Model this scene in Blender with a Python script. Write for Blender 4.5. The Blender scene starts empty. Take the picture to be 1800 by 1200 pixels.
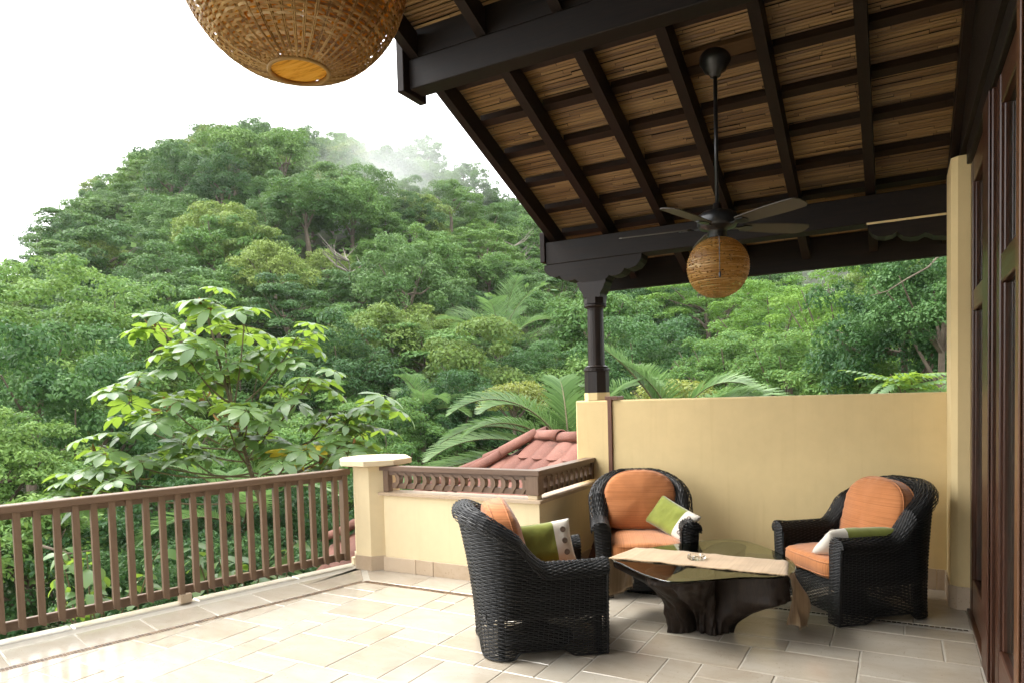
import bpy, bmesh, math, random
import numpy as np
from mathutils import Vector, Matrix, noise as mnoise
R = math.radians
scene = bpy.context.scene
COL = scene.collection
random.seed(7)
rng = np.random.default_rng(7)

# ------------------------------------------------------------------ camera
EYE = 1.62
YAW, PIT, ROL = .5086, -.0453, -.0281
cy_, sy_ = math.cos(YAW), math.sin(YAW)
f0 = Vector((-sy_, cy_, 0)); r0 = Vector((cy_, sy_, 0)); u0 = Vector((0, 0, 1))
fw = math.cos(PIT) * f0 + math.sin(PIT) * u0
up = math.cos(PIT) * u0 - math.sin(PIT) * f0
rt = math.cos(ROL) * r0 + math.sin(ROL) * up
up = math.cos(ROL) * up - math.sin(ROL) * r0
cam = bpy.data.cameras.new('camera')
cam.sensor_width = 36.0
cam.lens = 1217.7 / 1800 * 36
cam.shift_y = 152.65 / 1800
cam.clip_start = .05
cam.clip_end = 3000
camo = bpy.data.objects.new('camera', cam)
M = Matrix((rt, up, -fw)).transposed().to_4x4()
M.translation = Vector((0, 0, EYE))
camo.matrix_world = M
COL.objects.link(camo)
scene.camera = camo

# ------------------------------------------------------------------ light
SUN_EL, SUN_AZ = 54, 98            # azimuth: degrees left of +Y
world = bpy.data.worlds.new('World'); scene.world = world
world.use_nodes = True
wn = world.node_tree; wn.nodes.clear()
sky = wn.nodes.new('ShaderNodeTexSky'); sky.sky_type = 'NISHITA'; sky.sun_disc = False
sky.sun_elevation = R(SUN_EL); sky.sun_rotation = R(-SUN_AZ)
sky.dust_density = 6; sky.air_density = 1.0; sky.ozone_density = .4
hs = wn.nodes.new('ShaderNodeHueSaturation'); hs.inputs['Saturation'].default_value = .10
mixw = wn.nodes.new('ShaderNodeMix'); mixw.data_type = 'RGBA'
mixw.inputs[0].default_value = .72               # closed cloud deck over the clear sky
mixw.inputs[7].default_value = (11.0, 11.1, 11.3, 1)
bgn = wn.nodes.new('ShaderNodeBackground'); bgn.inputs['Strength'].default_value = .065
wo = wn.nodes.new('ShaderNodeOutputWorld')
wn.links.new(sky.outputs[0], hs.inputs['Color']); wn.links.new(hs.outputs[0], mixw.inputs[6])
wn.links.new(mixw.outputs[2], bgn.inputs['Color']); wn.links.new(bgn.outputs[0], wo.inputs['Surface'])
sun = bpy.data.lights.new('sun', 'SUN'); sun.energy = .55; sun.angle = R(36); sun.color = (1, .96, .9)
suno = bpy.data.objects.new('sun', sun); COL.objects.link(suno)
sd = Vector((-math.sin(R(SUN_AZ)) * math.cos(R(SUN_EL)), math.cos(R(SUN_AZ)) * math.cos(R(SUN_EL)), math.sin(R(SUN_EL))))
suno.rotation_euler = sd.to_track_quat('Z', 'Y').to_euler()
vs = scene.view_settings
vs.view_transform = 'Standard'; vs.look = 'None'; vs.exposure = 2.9; vs.gamma = 1; vs.use_curve_mapping = False
try:
    scene.cycles.use_denoising = True; scene.cycles.use_adaptive_sampling = False
    scene.cycles.denoising_input_passes = 'RGB_ALBEDO_NORMAL'; scene.cycles.denoising_prefilter = 'ACCURATE'
    scene.cycles.max_bounces = 10; scene.cycles.diffuse_bounces = 5; scene.cycles.glossy_bounces = 4
    scene.cycles.transmission_bounces = 8; scene.cycles.transparent_max_bounces = 12
    scene.cycles.volume_bounces = 1
    scene.cycles.sample_clamp_indirect = 8
except Exception:
    pass

# ------------------------------------------------------------------ helpers
def tag(o, label=None, cat=None, group=None, kind=None):
    if label: o['label'] = label
    if cat: o['category'] = cat
    if group: o['group'] = group
    if kind: o['kind'] = kind
    return o

def empty(name, loc=(0, 0, 0), rz=0, label=None, cat=None, group=None):
    o = bpy.data.objects.new(name, None); COL.objects.link(o)
    o.location = loc; o.rotation_euler = (0, 0, rz); o.empty_display_size = .1
    return tag(o, label, cat, group)

def mat_of(o):
    return Matrix.LocRotScale(o.location, o.rotation_euler, o.scale)

def link_mesh(name, me, mat=None, parent=None):
    o = bpy.data.objects.new(name, me); COL.objects.link(o)
    if mat is not None and not len(me.materials): me.materials.append(mat)
    if parent is not None: o.parent = parent
    return o

def np_mesh(name, V, Fq, mat=None, parent=None, smooth=False, tone=None):
    V = np.asarray(V, np.float32); Fq = np.asarray(Fq, np.int32)
    me = bpy.data.meshes.new(name)
    n, k = Fq.shape
    me.vertices.add(len(V)); me.vertices.foreach_set('co', V.ravel())
    me.loops.add(n * k); me.loops.foreach_set('vertex_index', Fq.ravel())
    me.polygons.add(n); me.polygons.foreach_set('loop_start', np.arange(0, n * k, k, dtype=np.int32))
    if smooth: me.polygons.foreach_set('use_smooth', np.ones(n, bool))
    me.update(calc_edges=True)
    if tone is not None:
        a = me.attributes.new('tone', 'FLOAT', 'POINT'); a.data.foreach_set('value', np.asarray(tone, np.float32))
    if mat is not None: me.materials.append(mat)
    o = bpy.data.objects.new(name, me); COL.objects.link(o)
    if parent is not None: o.parent = parent
    return o

class MB:
    def __init__(s): s.v = []; s.f = []
    def add(s, vs_, fs_):
        b = len(s.v); s.v += [tuple(p) for p in vs_]; s.f += [tuple(i + b for i in f) for f in fs_]; return s
    def box(s, lo, hi, bev=0, M=None):
        x0, y0, z0 = lo; x1, y1, z1 = hi
        if bev <= 0:
            v = [(x, y, z) for z in (z0, z1) for y in (y0, y1) for x in (x0, x1)]
            f = [(0, 2, 3, 1), (4, 5, 7, 6), (0, 1, 5, 4), (2, 6, 7, 3), (0, 4, 6, 2), (1, 3, 7, 5)]
        else:
            bm = bmesh.new(); bmesh.ops.create_cube(bm, size=1)
            for q in bm.verts:
                q.co = Vector((x0 if q.co.x < 0 else x1, y0 if q.co.y < 0 else y1, z0 if q.co.z < 0 else z1))
            bmesh.ops.bevel(bm, geom=bm.edges[:], offset=bev, segments=1, affect='EDGES', profile=.5)
            bm.verts.index_update()
            v = [q.co.copy() for q in bm.verts]; f = [[q.index for q in fc.verts] for fc in bm.faces]; bm.free()
        if M is not None: v = [M @ Vector(q) for q in v]
        return s.add(v, f)
    def obox(s, a, b, w, h, upv=(0, 0, 1), bev=0):
        """a bar from a to b, w wide, h deep below its top line"""
        a, b = Vector(a), Vector(b); d = (b - a); L = d.length; d.normalize()
        x = d; y = Vector(upv).cross(x).normalized(); z = x.cross(y)
        Mx = Matrix((x, y, z)).transposed().to_4x4(); Mx.translation = a
        return s.box((0, -w / 2, -h / 2), (L, w / 2, h / 2), bev, Mx)
    def lathe(s, prof, n=24, c=(0, 0, 0), cap=True):
        v = []; f = []
        for r, z in prof:
            for i in range(n):
                a = 2 * math.pi * i / n; v.append((c[0] + r * math.cos(a), c[1] + r * math.sin(a), c[2] + z))
        m = len(prof)
        for j in range(m - 1):
            for i in range(n):
                k = (i + 1) % n; f.append((j * n + i, j * n + k, (j + 1) * n + k, (j + 1) * n + i))
        if cap:
            f.append(tuple(range(n - 1, -1, -1))); f.append(tuple((m - 1) * n + i for i in range(n)))
        return s.add(v, f)
    def tube(s, pts, rad, n=6, cap=True):
        pts = [Vector(p) for p in pts]; m = len(pts)
        if not hasattr(rad, '__len__'): rad = [rad] * m
        v = []; f = []
        prev = None
        for j, p in enumerate(pts):
            d = (pts[min(j + 1, m - 1)] - pts[max(j - 1, 0)])
            if d.length < 1e-9: d = Vector((0, 0, 1))
            d.normalize()
            if prev is None:
                t = d.cross(Vector((0, 0, 1)))
                if t.length < .1: t = d.cross(Vector((1, 0, 0)))
            else:
                t = prev - d * prev.dot(d)
            t.normalize(); prev = t; b = d.cross(t)
            for i in range(n):
                a = 2 * math.pi * i / n; v.append(p + rad[j] * (math.cos(a) * t + math.sin(a) * b))
        for j in range(m - 1):
            for i in range(n):
                k = (i + 1) % n; f.append((j * n + i, j * n + k, (j + 1) * n + k, (j + 1) * n + i))
        if cap:
            f.append(tuple(range(n - 1, -1, -1))); f.append(tuple((m - 1) * n + i for i in range(n)))
        return s.add(v, f)
    def prism(s, poly, z0, z1, axis='z'):
        """extrude a 2-D outline; axis z: (x,y) outline; axis y: (x,z) outline between y=z0..z1; axis x: (y,z)"""
        n = len(poly)
        def P(a, b, c): return (a, b, c) if axis == 'z' else ((a, c, b) if axis == 'y' else (c, a, b))
        v = [P(a, b, z0) for a, b in poly] + [P(a, b, z1) for a, b in poly]
        f = [tuple(range(n - 1, -1, -1)), tuple(range(n, 2 * n))] + [(i, (i + 1) % n, n + (i + 1) % n, n + i) for i in range(n)]
        return s.add(v, f)
    def mesh(s, name, smooth=False, T=None):
        me = bpy.data.meshes.new(name)
        v = s.v if T is None else [tuple(T @ Vector(p)) for p in s.v]
        me.from_pydata(v, [], s.f)
        bm = bmesh.new(); bm.from_mesh(me)
        bmesh.ops.recalc_face_normals(bm, faces=bm.faces[:]); bm.to_mesh(me); bm.free()
        if smooth: me.polygons.foreach_set('use_smooth', np.ones(len(me.polygons), bool))
        me.update(); return me
    def build(s, name, mat, parent=None, smooth=False, world=False):
        T = mat_of(parent).inverted() if (world and parent is not None) else None
        return link_mesh(name, s.mesh(name, smooth, T), mat, parent)

# ------------------------------------------------------------------ materials
def new_mat(name):
    m = bpy.data.materials.new(name); m.use_nodes = True; nt = m.node_tree; nt.nodes.clear()
    out = nt.nodes.new('ShaderNodeOutputMaterial'); return m, nt, out
def N(nt, t, **kw):
    n = nt.nodes.new(t)
    for k, v in kw.items(): setattr(n, k, v)
    return n
def ramp(nt, stops, fac=None):
    n = nt.nodes.new('ShaderNodeValToRGB'); e = n.color_ramp.elements
    while len(e) < len(stops): e.new(.5)
    for q, (p, c) in zip(e, stops): q.position = p; q.color = (*c, 1)
    if fac is not None: nt.links.new(fac, n.inputs[0])
    return n
def math_n(nt, op, a, b=None):
    n = nt.nodes.new('ShaderNodeMath'); n.operation = op
    for i, q in enumerate((a, b)):
        if q is None: continue
        if isinstance(q, (int, float)): n.inputs[i].default_value = q
        else: nt.links.new(q, n.inputs[i])
    return n.outputs[0]
def mixc(nt, fac, a, b, mode='MIX'):
    n = nt.nodes.new('ShaderNodeMix'); n.data_type = 'RGBA'; n.blend_type = mode
    for idx, q in ((0, fac), (6, a), (7, b)):
        if isinstance(q, (int, float)): n.inputs[idx].default_value = q
        elif isinstance(q, tuple): n.inputs[idx].default_value = (*q, 1) if len(q) == 3 else q
        else: nt.links.new(q, n.inputs[idx])
    return n.outputs[2]
def noise_n(nt, vec, scale, detail=4, rough=.55, dist=0):
    n = nt.nodes.new('ShaderNodeTexNoise'); n.inputs['Scale'].default_value = scale; n.inputs['Detail'].default_value = detail
    n.inputs['Roughness'].default_value = rough; n.inputs['Distortion'].default_value = dist
    if vec is not None: nt.links.new(vec, n.inputs['Vector'])
    return n.outputs['Fac']
def coord(nt, kind='Object', scale=None, rand=False):
    t = nt.nodes.new('ShaderNodeTexCoord'); v = t.outputs[kind]
    if rand:
        oi = nt.nodes.new('ShaderNodeObjectInfo'); a = nt.nodes.new('ShaderNodeVectorMath'); a.operation = 'MULTIPLY_ADD'
        cmb = nt.nodes.new('ShaderNodeCombineXYZ')
        for i in range(3): nt.links.new(oi.outputs['Random'], cmb.inputs[i])
        nt.links.new(cmb.outputs[0], a.inputs[0]); a.inputs[1].default_value = (37, 53, 71); nt.links.new(v, a.inputs[2]); v = a.outputs[0]
    if scale is not None:
        mp = nt.nodes.new('ShaderNodeMapping'); mp.inputs['Scale'].default_value = scale; nt.links.new(v, mp.inputs['Vector']); v = mp.outputs[0]
    return v
def princ(nt, out, color, rough=.5, spec=.5, bump=None, bstr=.2, bdist=.01, **kw):
    p = nt.nodes.new('ShaderNodeBsdfPrincipled')
    for key, q in (('Base Color', color), ('Roughness', rough), ('Specular IOR Level', spec)):
        if isinstance(q, tuple): p.inputs[key].default_value = (*q, 1)
        elif isinstance(q, (int, float)): p.inputs[key].default_value = q
        else: nt.links.new(q, p.inputs[key])
    for k, q in kw.items():
        p.inputs[k.replace('_', ' ')].default_value = q
    if bump is not None:
        b = nt.nodes.new('ShaderNodeBump'); b.inputs['Strength'].default_value = bstr; b.inputs['Distance'].default_value = bdist
        nt.links.new(bump, b.inputs['Height']); nt.links.new(b.outputs[0], p.inputs['Normal'])
    nt.links.new(p.outputs[0], out.inputs['Surface']); return p

def wood(name, c0, c1, rough=.45, stretch=(1, 14, 14), scale=3.0, spec=.4, bstr=.15):
    m, nt, out = new_mat(name)
    v = coord(nt, 'Object', stretch, rand=True)
    n1 = noise_n(nt, v, scale, 6, .65, .6); n2 = noise_n(nt, v, scale * 6, 3, .6)
    f = math_n(nt, 'ADD', math_n(nt, 'MULTIPLY', n1, .75), math_n(nt, 'MULTIPLY', n2, .3))
    c = ramp(nt, [(.32, c0), (.72, c1)], f)
    blot = noise_n(nt, coord(nt, 'Object', (1, 1, 1), rand=True), 1.7, 3, .6)
    col = mixc(nt, math_n(nt, 'MULTIPLY', blot, .35), c.outputs[0], c0)
    rg = math_n(nt, 'ADD', math_n(nt, 'MULTIPLY', n1, .25), rough - .1)
    princ(nt, out, col, rg, spec, f, bstr, .004); return m

M_beam = wood('dark_stained_beam', (.0035, .0024, .0016), (.021, .0125, .008), .5, spec=.2)
M_rafter = wood('dark_rafter_wood', (.006, .003, .002), (.021, .0105, .006), .5, (14, 1, 14), spec=.2)
M_post = wood('dark_turned_post', (.007, .0042, .003), (.022, .0125, .0085), .45, (14, 14, 1), spec=.3)
M_rail = wood('brown_railing_paint', (.125, .077, .047), (.195, .125, .080), .42, (14, 1, 14), 3, .45, .08)
M_rail_z = wood('brown_baluster_paint', (.135, .083, .050), (.205, .132, .084), .42, (14, 14, 1), 3, .45, .08)
M_rail_x = wood('brown_rail_paint_x', (.11, .066, .042), (.18, .112, .073), .42, (1, 14, 14), 3, .45, .08)
M_strip = wood('red_brown_strip', (.12, .052, .03), (.17, .078, .045), .45, (14, 14, 1))
M_door = wood('mahogany_door', (.022, .007, .003), (.07, .024, .010), .32, (14, 14, 1), 3, .5)
M_door_lit = wood('lit_door_edge', (.075, .030, .012), (.16, .070, .028), .35, (14, 14, 1), 3, .5)  # lighter copy of the door wood: light on the post edge, put into colour
M_door_y = wood('mahogany_rail', (.030, .010, .0045), (.08, .028, .012), .32, (14, 1, 14), 3, .5)
M_batten = wood('brown_roof_batten', (.012, .006, .003), (.036, .018, .009), .5, spec=.2)
M_board = wood('fan_board_wood', (.05, .026, .010), (.105, .056, .022), .5, spec=.2)
M_blade = wood('fan_blade_wood', (.05, .04, .03), (.09, .073, .055), .5, (1, 10, 10))
M_root = wood('dark_root_wood', (.003, .0022, .0016), (.040, .023, .014), .5, (6, 6, .9), 5, .3, 1.6)

def stucco(name, c, var=.06):
    m, nt, out = new_mat(name)
    v = coord(nt, 'Object')
    a = noise_n(nt, v, 1.3, 4, .6); b = noise_n(nt, v, 160, 3, .6); c3 = noise_n(nt, v, 9, 4, .6)
    lo = tuple(q * (1 - var * 1.6) for q in c); hi = tuple(min(1, q * (1 + var)) for q in c)
    col = ramp(nt, [(.3, lo), (.7, hi)], math_n(nt, 'ADD', math_n(nt, 'MULTIPLY', a, .7), math_n(nt, 'MULTIPLY', c3, .3)))
    # rain streaks and scuffs
    st = noise_n(nt, coord(nt, 'Object', (9, 9, .5)), 2.2, 4, .6)
    s2 = ramp(nt, [(.55, (0, 0, 0)), (.8, (1, 1, 1))], st)
    colf = mixc(nt, math_n(nt, 'MULTIPLY', s2.outputs[0], .22), col.outputs[0], (c[0] * .72, c[1] * .68, c[2] * .6))
    princ(nt, out, colf, .75, .25, math_n(nt, 'ADD', b, math_n(nt, 'MULTIPLY', c3, .6)), .18, .003); return m
M_stucco = stucco('cream_yellow_stucco', (.70, .54, .275))
M_stucco_l = stucco('pale_cream_stucco', (.73, .60, .37))
M_cap = stucco('cream_stone_cap', (.64, .53, .35), .05)

def travertine(name, tint=1.0, rough=.30, warm=1.0):
    m, nt, out = new_mat(name)
    oi = N(nt, 'ShaderNodeObjectInfo')
    v = coord(nt, 'Object', None, rand=True); vw = coord(nt, 'Object', (1, 2.2, 1), rand=True)
    a = noise_n(nt, vw, 2.2, 6, .62, .8); b = noise_n(nt, v, 24, 4, .6); pit = noise_n(nt, v, 70, 2, .5); cl = noise_n(nt, v, 5, 3, .5)
    f = math_n(nt, 'ADD', math_n(nt, 'MULTIPLY', a, .6), math_n(nt, 'MULTIPLY', oi.outputs['Random'], .2))
    t = tint
    c = ramp(nt, [(.25, (.36 * t, .285 * t, .20 * t)), (.46, (.45 * t, .38 * t, .29 * t)), (.68, (.52 * t, .46 * t, .37 * t))], f)
    c2 = mixc(nt, math_n(nt, 'MULTIPLY', b, .22), c.outputs[0], (.58 * t, .52 * t, .43 * t))
    pm = ramp(nt, [(.66, (0, 0, 0)), (.74, (1, 1, 1))], math_n(nt, 'ADD', math_n(nt, 'MULTIPLY', pit, .8), math_n(nt, 'MULTIPLY', cl, .25)))
    c3 = mixc(nt, math_n(nt, 'MULTIPLY', pm.outputs[0], .75), c2, (.26, .175, .10))
    c3 = mixc(nt, 1.0, c3, (1, .5 + .5 * warm, warm), 'MULTIPLY')
    h = math_n(nt, 'SUBTRACT', math_n(nt, 'MULTIPLY', a, .25), pm.outputs[0])
    rg = math_n(nt, 'ADD', math_n(nt, 'MULTIPLY', cl, .25), rough - .12)
    princ(nt, out, c3, rg, .5, h, .25, .002); return m
M_trav = travertine('travertine_floor_stone', .86, .15, 1.09)
M_trav_b = travertine('travertine_skirting_stone', 1.05, .5, .80)

def plain(name, c, rough=.5, spec=.5, nz=.12, sc=40, bstr=.1, **kw):
    m, nt, out = new_mat(name)
    v = coord(nt, 'Object', None, rand=True); a = noise_n(nt, v, sc, 4, .6)
    col = ramp(nt, [(.25, tuple(q * (1 - nz) for q in c)), (.75, tuple(min(1, q * (1 + nz)) for q in c))], a)
    princ(nt, out, col.outputs[0], rough, spec, a, bstr, .002, **kw); return m
M_grout = plain('pale_grout', (.41, .375, .31), .8, .2, .1, 30)
M_slab = plain('terrace_render', (.5, .42, .3), .8, .2)
M_metal = plain('black_fan_metal', (.012, .012, .013), .32, .6, .2, 60, .03)
M_button = plain('horn_button', (.16, .12, .085), .35, .5, .35, 50)
M_iron = plain('dark_swivel_base', (.008, .008, .009), .5, .4)
M_soil = plain('dark_forest_soil', (.030, .038, .016), .95, .1, .5, .35)
M_bark = plain('grey_brown_bark', (.12, .095, .07), .85, .2, .35, 9, .5)
M_stem = plain('green_brown_stem', (.11, .09, .045), .7, .3, .3, 14, .3)
M_snag = plain('pale_dead_wood', (.17, .15, .125), .85, .2, .25, 9, .4)
M_palmtrunk = plain('palm_trunk_bark', (.16, .13, .09), .85, .2, .35, 6, .5)

def island_mat(name, stops, rough=.45, spec=.4, transl=0.0, fine=0.0, objr=.0, tcol=None, fscale=(2, 60, 60)):
    """colour picked per loose piece"""
    m, nt, out = new_mat(name)
    g = N(nt, 'ShaderNodeNewGeometry'); oi = N(nt, 'ShaderNodeObjectInfo')
    f = g.outputs['Random Per Island']
    if objr: f = math_n(nt, 'ADD', math_n(nt, 'MULTIPLY', f, 1 - objr), math_n(nt, 'MULTIPLY', oi.outputs['Random'], objr))
    col = ramp(nt, stops, f).outputs[0]; h = None
    if fine:
        h = noise_n(nt, coord(nt, 'Object', fscale), 2.0, 4, .65)
        col = mixc(nt, math_n(nt, 'MULTIPLY', h, fine), col, tuple(q * .35 for q in stops[0][1]))
    p = princ(nt, out, col, rough, spec, h, .25, .003)
    if transl:
        t = N(nt, 'ShaderNodeBsdfTranslucent')
        nt.links.new(col if tcol is None else mixc(nt, .7, col, tcol), t.inputs[0])
        mx = N(nt, 'ShaderNodeMixShader'); mx.inputs[0].default_value = transl
        nt.links.new(p.outputs[0], mx.inputs[1]); nt.links.new(t.outputs[0], mx.inputs[2]); nt.links.new(mx.outputs[0], out.inputs['Surface'])
    return m
M_bamboo = island_mat('bamboo_cane', [(0, (.16, .08, .024)), (.3, (.28, .155, .048)), (.7, (.37, .215, .072)), (1, (.45, .28, .10))], .40, .4, 0, .65)
M_wicker = island_mat('black_wicker', [(0, (.003, .003, .003)), (.6, (.006, .0058, .0056)), (1, (.011, .0108, .0105))], .45, .3)
M_core = plain('black_chair_frame', (.004, .004, .004), .7, .2)
M_lamp = island_mat('honey_wicker_strand', [(0, (.16, .075, .015)), (.4, (.40, .21, .05)), (.8, (.56, .33, .10)), (1, (.68, .48, .21))], .38, .45, .36, .4, 0, (.85, .42, .06), (30, 30, 30))
M_lampd = island_mat('brown_lantern_strand', [(0, (.16, .085, .022)), (.45, (.40, .235, .065)), (.85, (.60, .40, .15)), (1, (.72, .55, .28))], .42, .4, .3, .4, 0, (.85, .45, .08), (30, 30, 30))
M_mosaic = island_mat('brown_mosaic_cube', [(0, (.04, .022, .012)), (.5, (.12, .06, .028)), (1, (.24, .15, .08))], .45, .4)
M_mosaic_d = island_mat('dark_mosaic_cube', [(0, (.016, .013, .009)), (.6, (.035, .026, .016)), (1, (.08, .055, .03))], .25, .5)

def fabric(name, c, stripes=None, sheen=.3, scale=420, var=.1):
    m, nt, out = new_mat(name)
    v = coord(nt, 'Object')
    w1 = N(nt, 'ShaderNodeTexWave'); w1.inputs['Scale'].default_value = scale / 6.28; w1.bands_direction = 'Y'; nt.links.new(v, w1.inputs['Vector'])
    w2 = N(nt, 'ShaderNodeTexWave'); w2.inputs['Scale'].default_value = scale / 6.28; w2.bands_direction = 'Z'; nt.links.new(v, w2.inputs['Vector'])
    h = math_n(nt, 'ADD', w1.outputs['Fac'], w2.outputs['Fac'])
    a = noise_n(nt, v, 7, 4, .6)
    col = ramp(nt, [(.3, tuple(q * (1 - var) for q in c)), (.7, tuple(min(1, q * (1 + var)) for q in c))], a).outputs[0]
    if stripes:
        sv, dark, axis = stripes
        sx = coord(nt, 'Object', (.8, .8, 1) if axis == 'z' else ((1, .5, .5) if axis == 'x' else (.5, 1, .5)))
        mp = N(nt, 'ShaderNodeMapping'); nt.links.new(coord(nt, 'Object'), mp.inputs['Vector'])
        mp.inputs['Scale'].default_value = {'z': (.5, .5, sv), 'x': (sv, .5, .5), 'y': (.5, sv, .5)}[axis]
        sn = noise_n(nt, mp.outputs[0], 1.0, 3, .7)
        s2 = ramp(nt, [(.46, (0, 0, 0)), (.62, (1, 1, 1))], sn)
        col = mixc(nt, math_n(nt, 'MULTIPLY', s2.outputs[0], .6), col, dark)
    wr = noise_n(nt, v, 5, 3, .6)
    hh = math_n(nt, 'ADD', math_n(nt, 'MULTIPLY', h, .012), math_n(nt, 'MULTIPLY', wr, 2.2))
    p = princ(nt, out, col, .85, .2, hh, .35, .006)
    p.inputs['Sheen Weight'].default_value = sheen
    return m
M_orange = fabric('orange_striped_canvas', (.46, .175, .060), (110, (.26, .085, .025), 'z'))
M_orange_s = fabric('orange_seat_canvas', (.48, .19, .066), (110, (.29, .095, .028), 'y'))
M_green = fabric('olive_green_velvet', (.19, .215, .03), None, .4, 600, .18)
M_white = fabric('natural_linen_band', (.66, .61, .52), None, .2, 520, .06)
M_burlap = fabric('burlap_runner_cloth', (.46, .33, .20), (110, (.30, .20, .11), 'x'), .2, 700, .12)
M_fringe = plain('burlap_thread', (.50, .37, .23), .9, .1)

def roof_tile_mat():
    m, nt, out = new_mat('red_clay_tile')
    v = coord(nt, 'Object', None, rand=True); oi = N(nt, 'ShaderNodeObjectInfo')
    a = noise_n(nt, v, 3, 4, .6); b = noise_n(nt, v, 90, 3, .6)
    f = math_n(nt, 'ADD', math_n(nt, 'MULTIPLY', a, .55), math_n(nt, 'MULTIPLY', oi.outputs['Random'], .4))
    c = ramp(nt, [(.2, (.11, .042, .030)), (.5, (.185, .074, .052)), (.8, (.26, .125, .094))], f).outputs[0]
    sp = ramp(nt, [(.55, (0, 0, 0)), (.7, (1, 1, 1))], b).outputs[0]
    c = mixc(nt, math_n(nt, 'MULTIPLY', sp, .45), c, (.34, .20, .155))
    st_ = ramp(nt, [(.52, (0, 0, 0)), (.72, (1, 1, 1))], noise_n(nt, coord(nt, 'Object', None, rand=True), 5, 5, .7)).outputs[0]
    c = mixc(nt, math_n(nt, 'MULTIPLY', st_, .55), c, (.055, .040, .030))
    princ(nt, out, c, .8, .3, b, .5, .004); return m
M_tile = roof_tile_mat()

def glass_mat(name, color, ior=1.5, rough=0.0):
    m, nt, out = new_mat(name)
    g = N(nt, 'ShaderNodeBsdfGlass'); g.inputs['Color'].default_value = (*color, 1); g.inputs['IOR'].default_value = ior; g.inputs['Roughness'].default_value = rough
    nt.links.new(g.outputs[0], out.inputs['Surface']); return m
M_glass = glass_mat('smoky_table_glass', (.74, .77, .70), 1.55)
M_ash = glass_mat('clear_cut_glass', (.96, .97, .97), 1.5)
def pane_mat():
    m, nt, out = new_mat('door_pane_glass')
    p = princ(nt, out, (.012, .016, .012), .04, .6); return m
M_pane = pane_mat()

def leaf_mat(name, dark, mid, light, transl=.3, rough=.42, spec=.4, objmix=.35, back=None):
    m, nt, out = new_mat(name)
    at = N(nt, 'ShaderNodeAttribute', attribute_name='tone'); oi = N(nt, 'ShaderNodeObjectInfo')
    f = math_n(nt, 'ADD', math_n(nt, 'MULTIPLY', at.outputs['Fac'], 1 - objmix), math_n(nt, 'MULTIPLY', oi.outputs['Random'], objmix))
    c = ramp(nt, [(.08, dark), (.5, mid), (.95, light)], f).outputs[0]
    p = princ(nt, out, c, rough, spec)
    t = N(nt, 'ShaderNodeBsdfTranslucent')
    nt.links.new(mixc(nt, .6, c, back if back else tuple(min(1, q * 1.6) for q in light)), t.inputs[0])
    mx = N(nt, 'ShaderNodeMixShader'); mx.inputs[0].default_value = transl
    nt.links.new(p.outputs[0], mx.inputs[1]); nt.links.new(t.outputs[0], mx.inputs[2]); nt.links.new(mx.outputs[0], out.inputs['Surface'])
    return m
L_hill = leaf_mat('hill_leaf', (.026, .076, .018), (.068, .150, .034), (.150, .245, .055), .22, .6, .2, .5)
L_hill2 = leaf_mat('hill_leaf_deep', (.018, .058, .020), (.052, .118, .034), (.115, .195, .056), .22, .6, .2, .5)
L_hillo = leaf_mat('hill_leaf_olive', (.055, .105, .022), (.110, .175, .036), (.195, .26, .060), .22, .6, .2, .5)
L_lime = leaf_mat('lime_leaf', (.050, .125, .018), (.090, .190, .028), (.16, .27, .044), .28, .55, .25)
L_near = leaf_mat('near_leaf', (.034, .094, .022), (.082, .172, .036), (.185, .285, .068), .28, .55, .22)
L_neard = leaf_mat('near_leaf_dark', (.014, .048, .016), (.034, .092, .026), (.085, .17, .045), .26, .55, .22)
L_yell = leaf_mat('yellow_green_leaf', (.10, .14, .02), (.17, .21, .035), (.27, .29, .06), .35)
L_cec = leaf_mat('umbrella_leaf', (.065, .130, .045), (.10, .180, .062), (.145, .23, .080), .42, .36, .6, .6, (.36, .52, .03))
L_palm = leaf_mat('palm_leaflet', (.055, .125, .030), (.10, .190, .050), (.17, .27, .09), .32, .42, .4)
L_dry = leaf_mat('dry_leaf', (.16, .07, .025), (.24, .12, .045), (.33, .2, .08), .2, .7, .2)
L_ylw = leaf_mat('yellowed_leaf', (.30, .24, .02), (.42, .34, .03), (.50, .38, .04), .35)

S = 6.40 / 6.05                       # roof frame scale found from the photograph
def zf(z): return EYE + (z - EYE) * S
YW = 6.38                             # face of the tall garden wall
# ================================================================== TERRAIN
def at(px, py, depth):
    """the place in the valley that lies `depth` metres off in the direction seen at (px,py) of the 1800x1200 photograph"""
    d = (px - 900) / 1217.7 * rt - (py - 752.65) / 1217.7 * up + fw
    return Vector((0, 0, EYE)) + d * depth
CREST = [(-40, 13), (-12.9, 14), (-4, 14), (1, 12), (4, 8), (6, 7.5), (8, 10), (13.6, 11.5), (19.8, 13.2), (24.4, 15), (30, 17.2), (34.3, 19.4), (39.4, 20.6),
         (44.7, 21.2), (49.4, 21.4), (55.4, 19.3), (61, 14.8), (64.4, 10.0), (68, 7.5), (80, 6), (120, 4), (180, 4)]
CR_R = [(-40, 45), (1, 48), (6, 70), (14, 85), (24, 105), (32, 125), (70, 125), (180, 120)]
cx_, cv_ = [a for a, _ in CREST], [b for _, b in CREST]
rx_, rv_ = [a for a, _ in CR_R], [b for _, b in CR_R]
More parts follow.
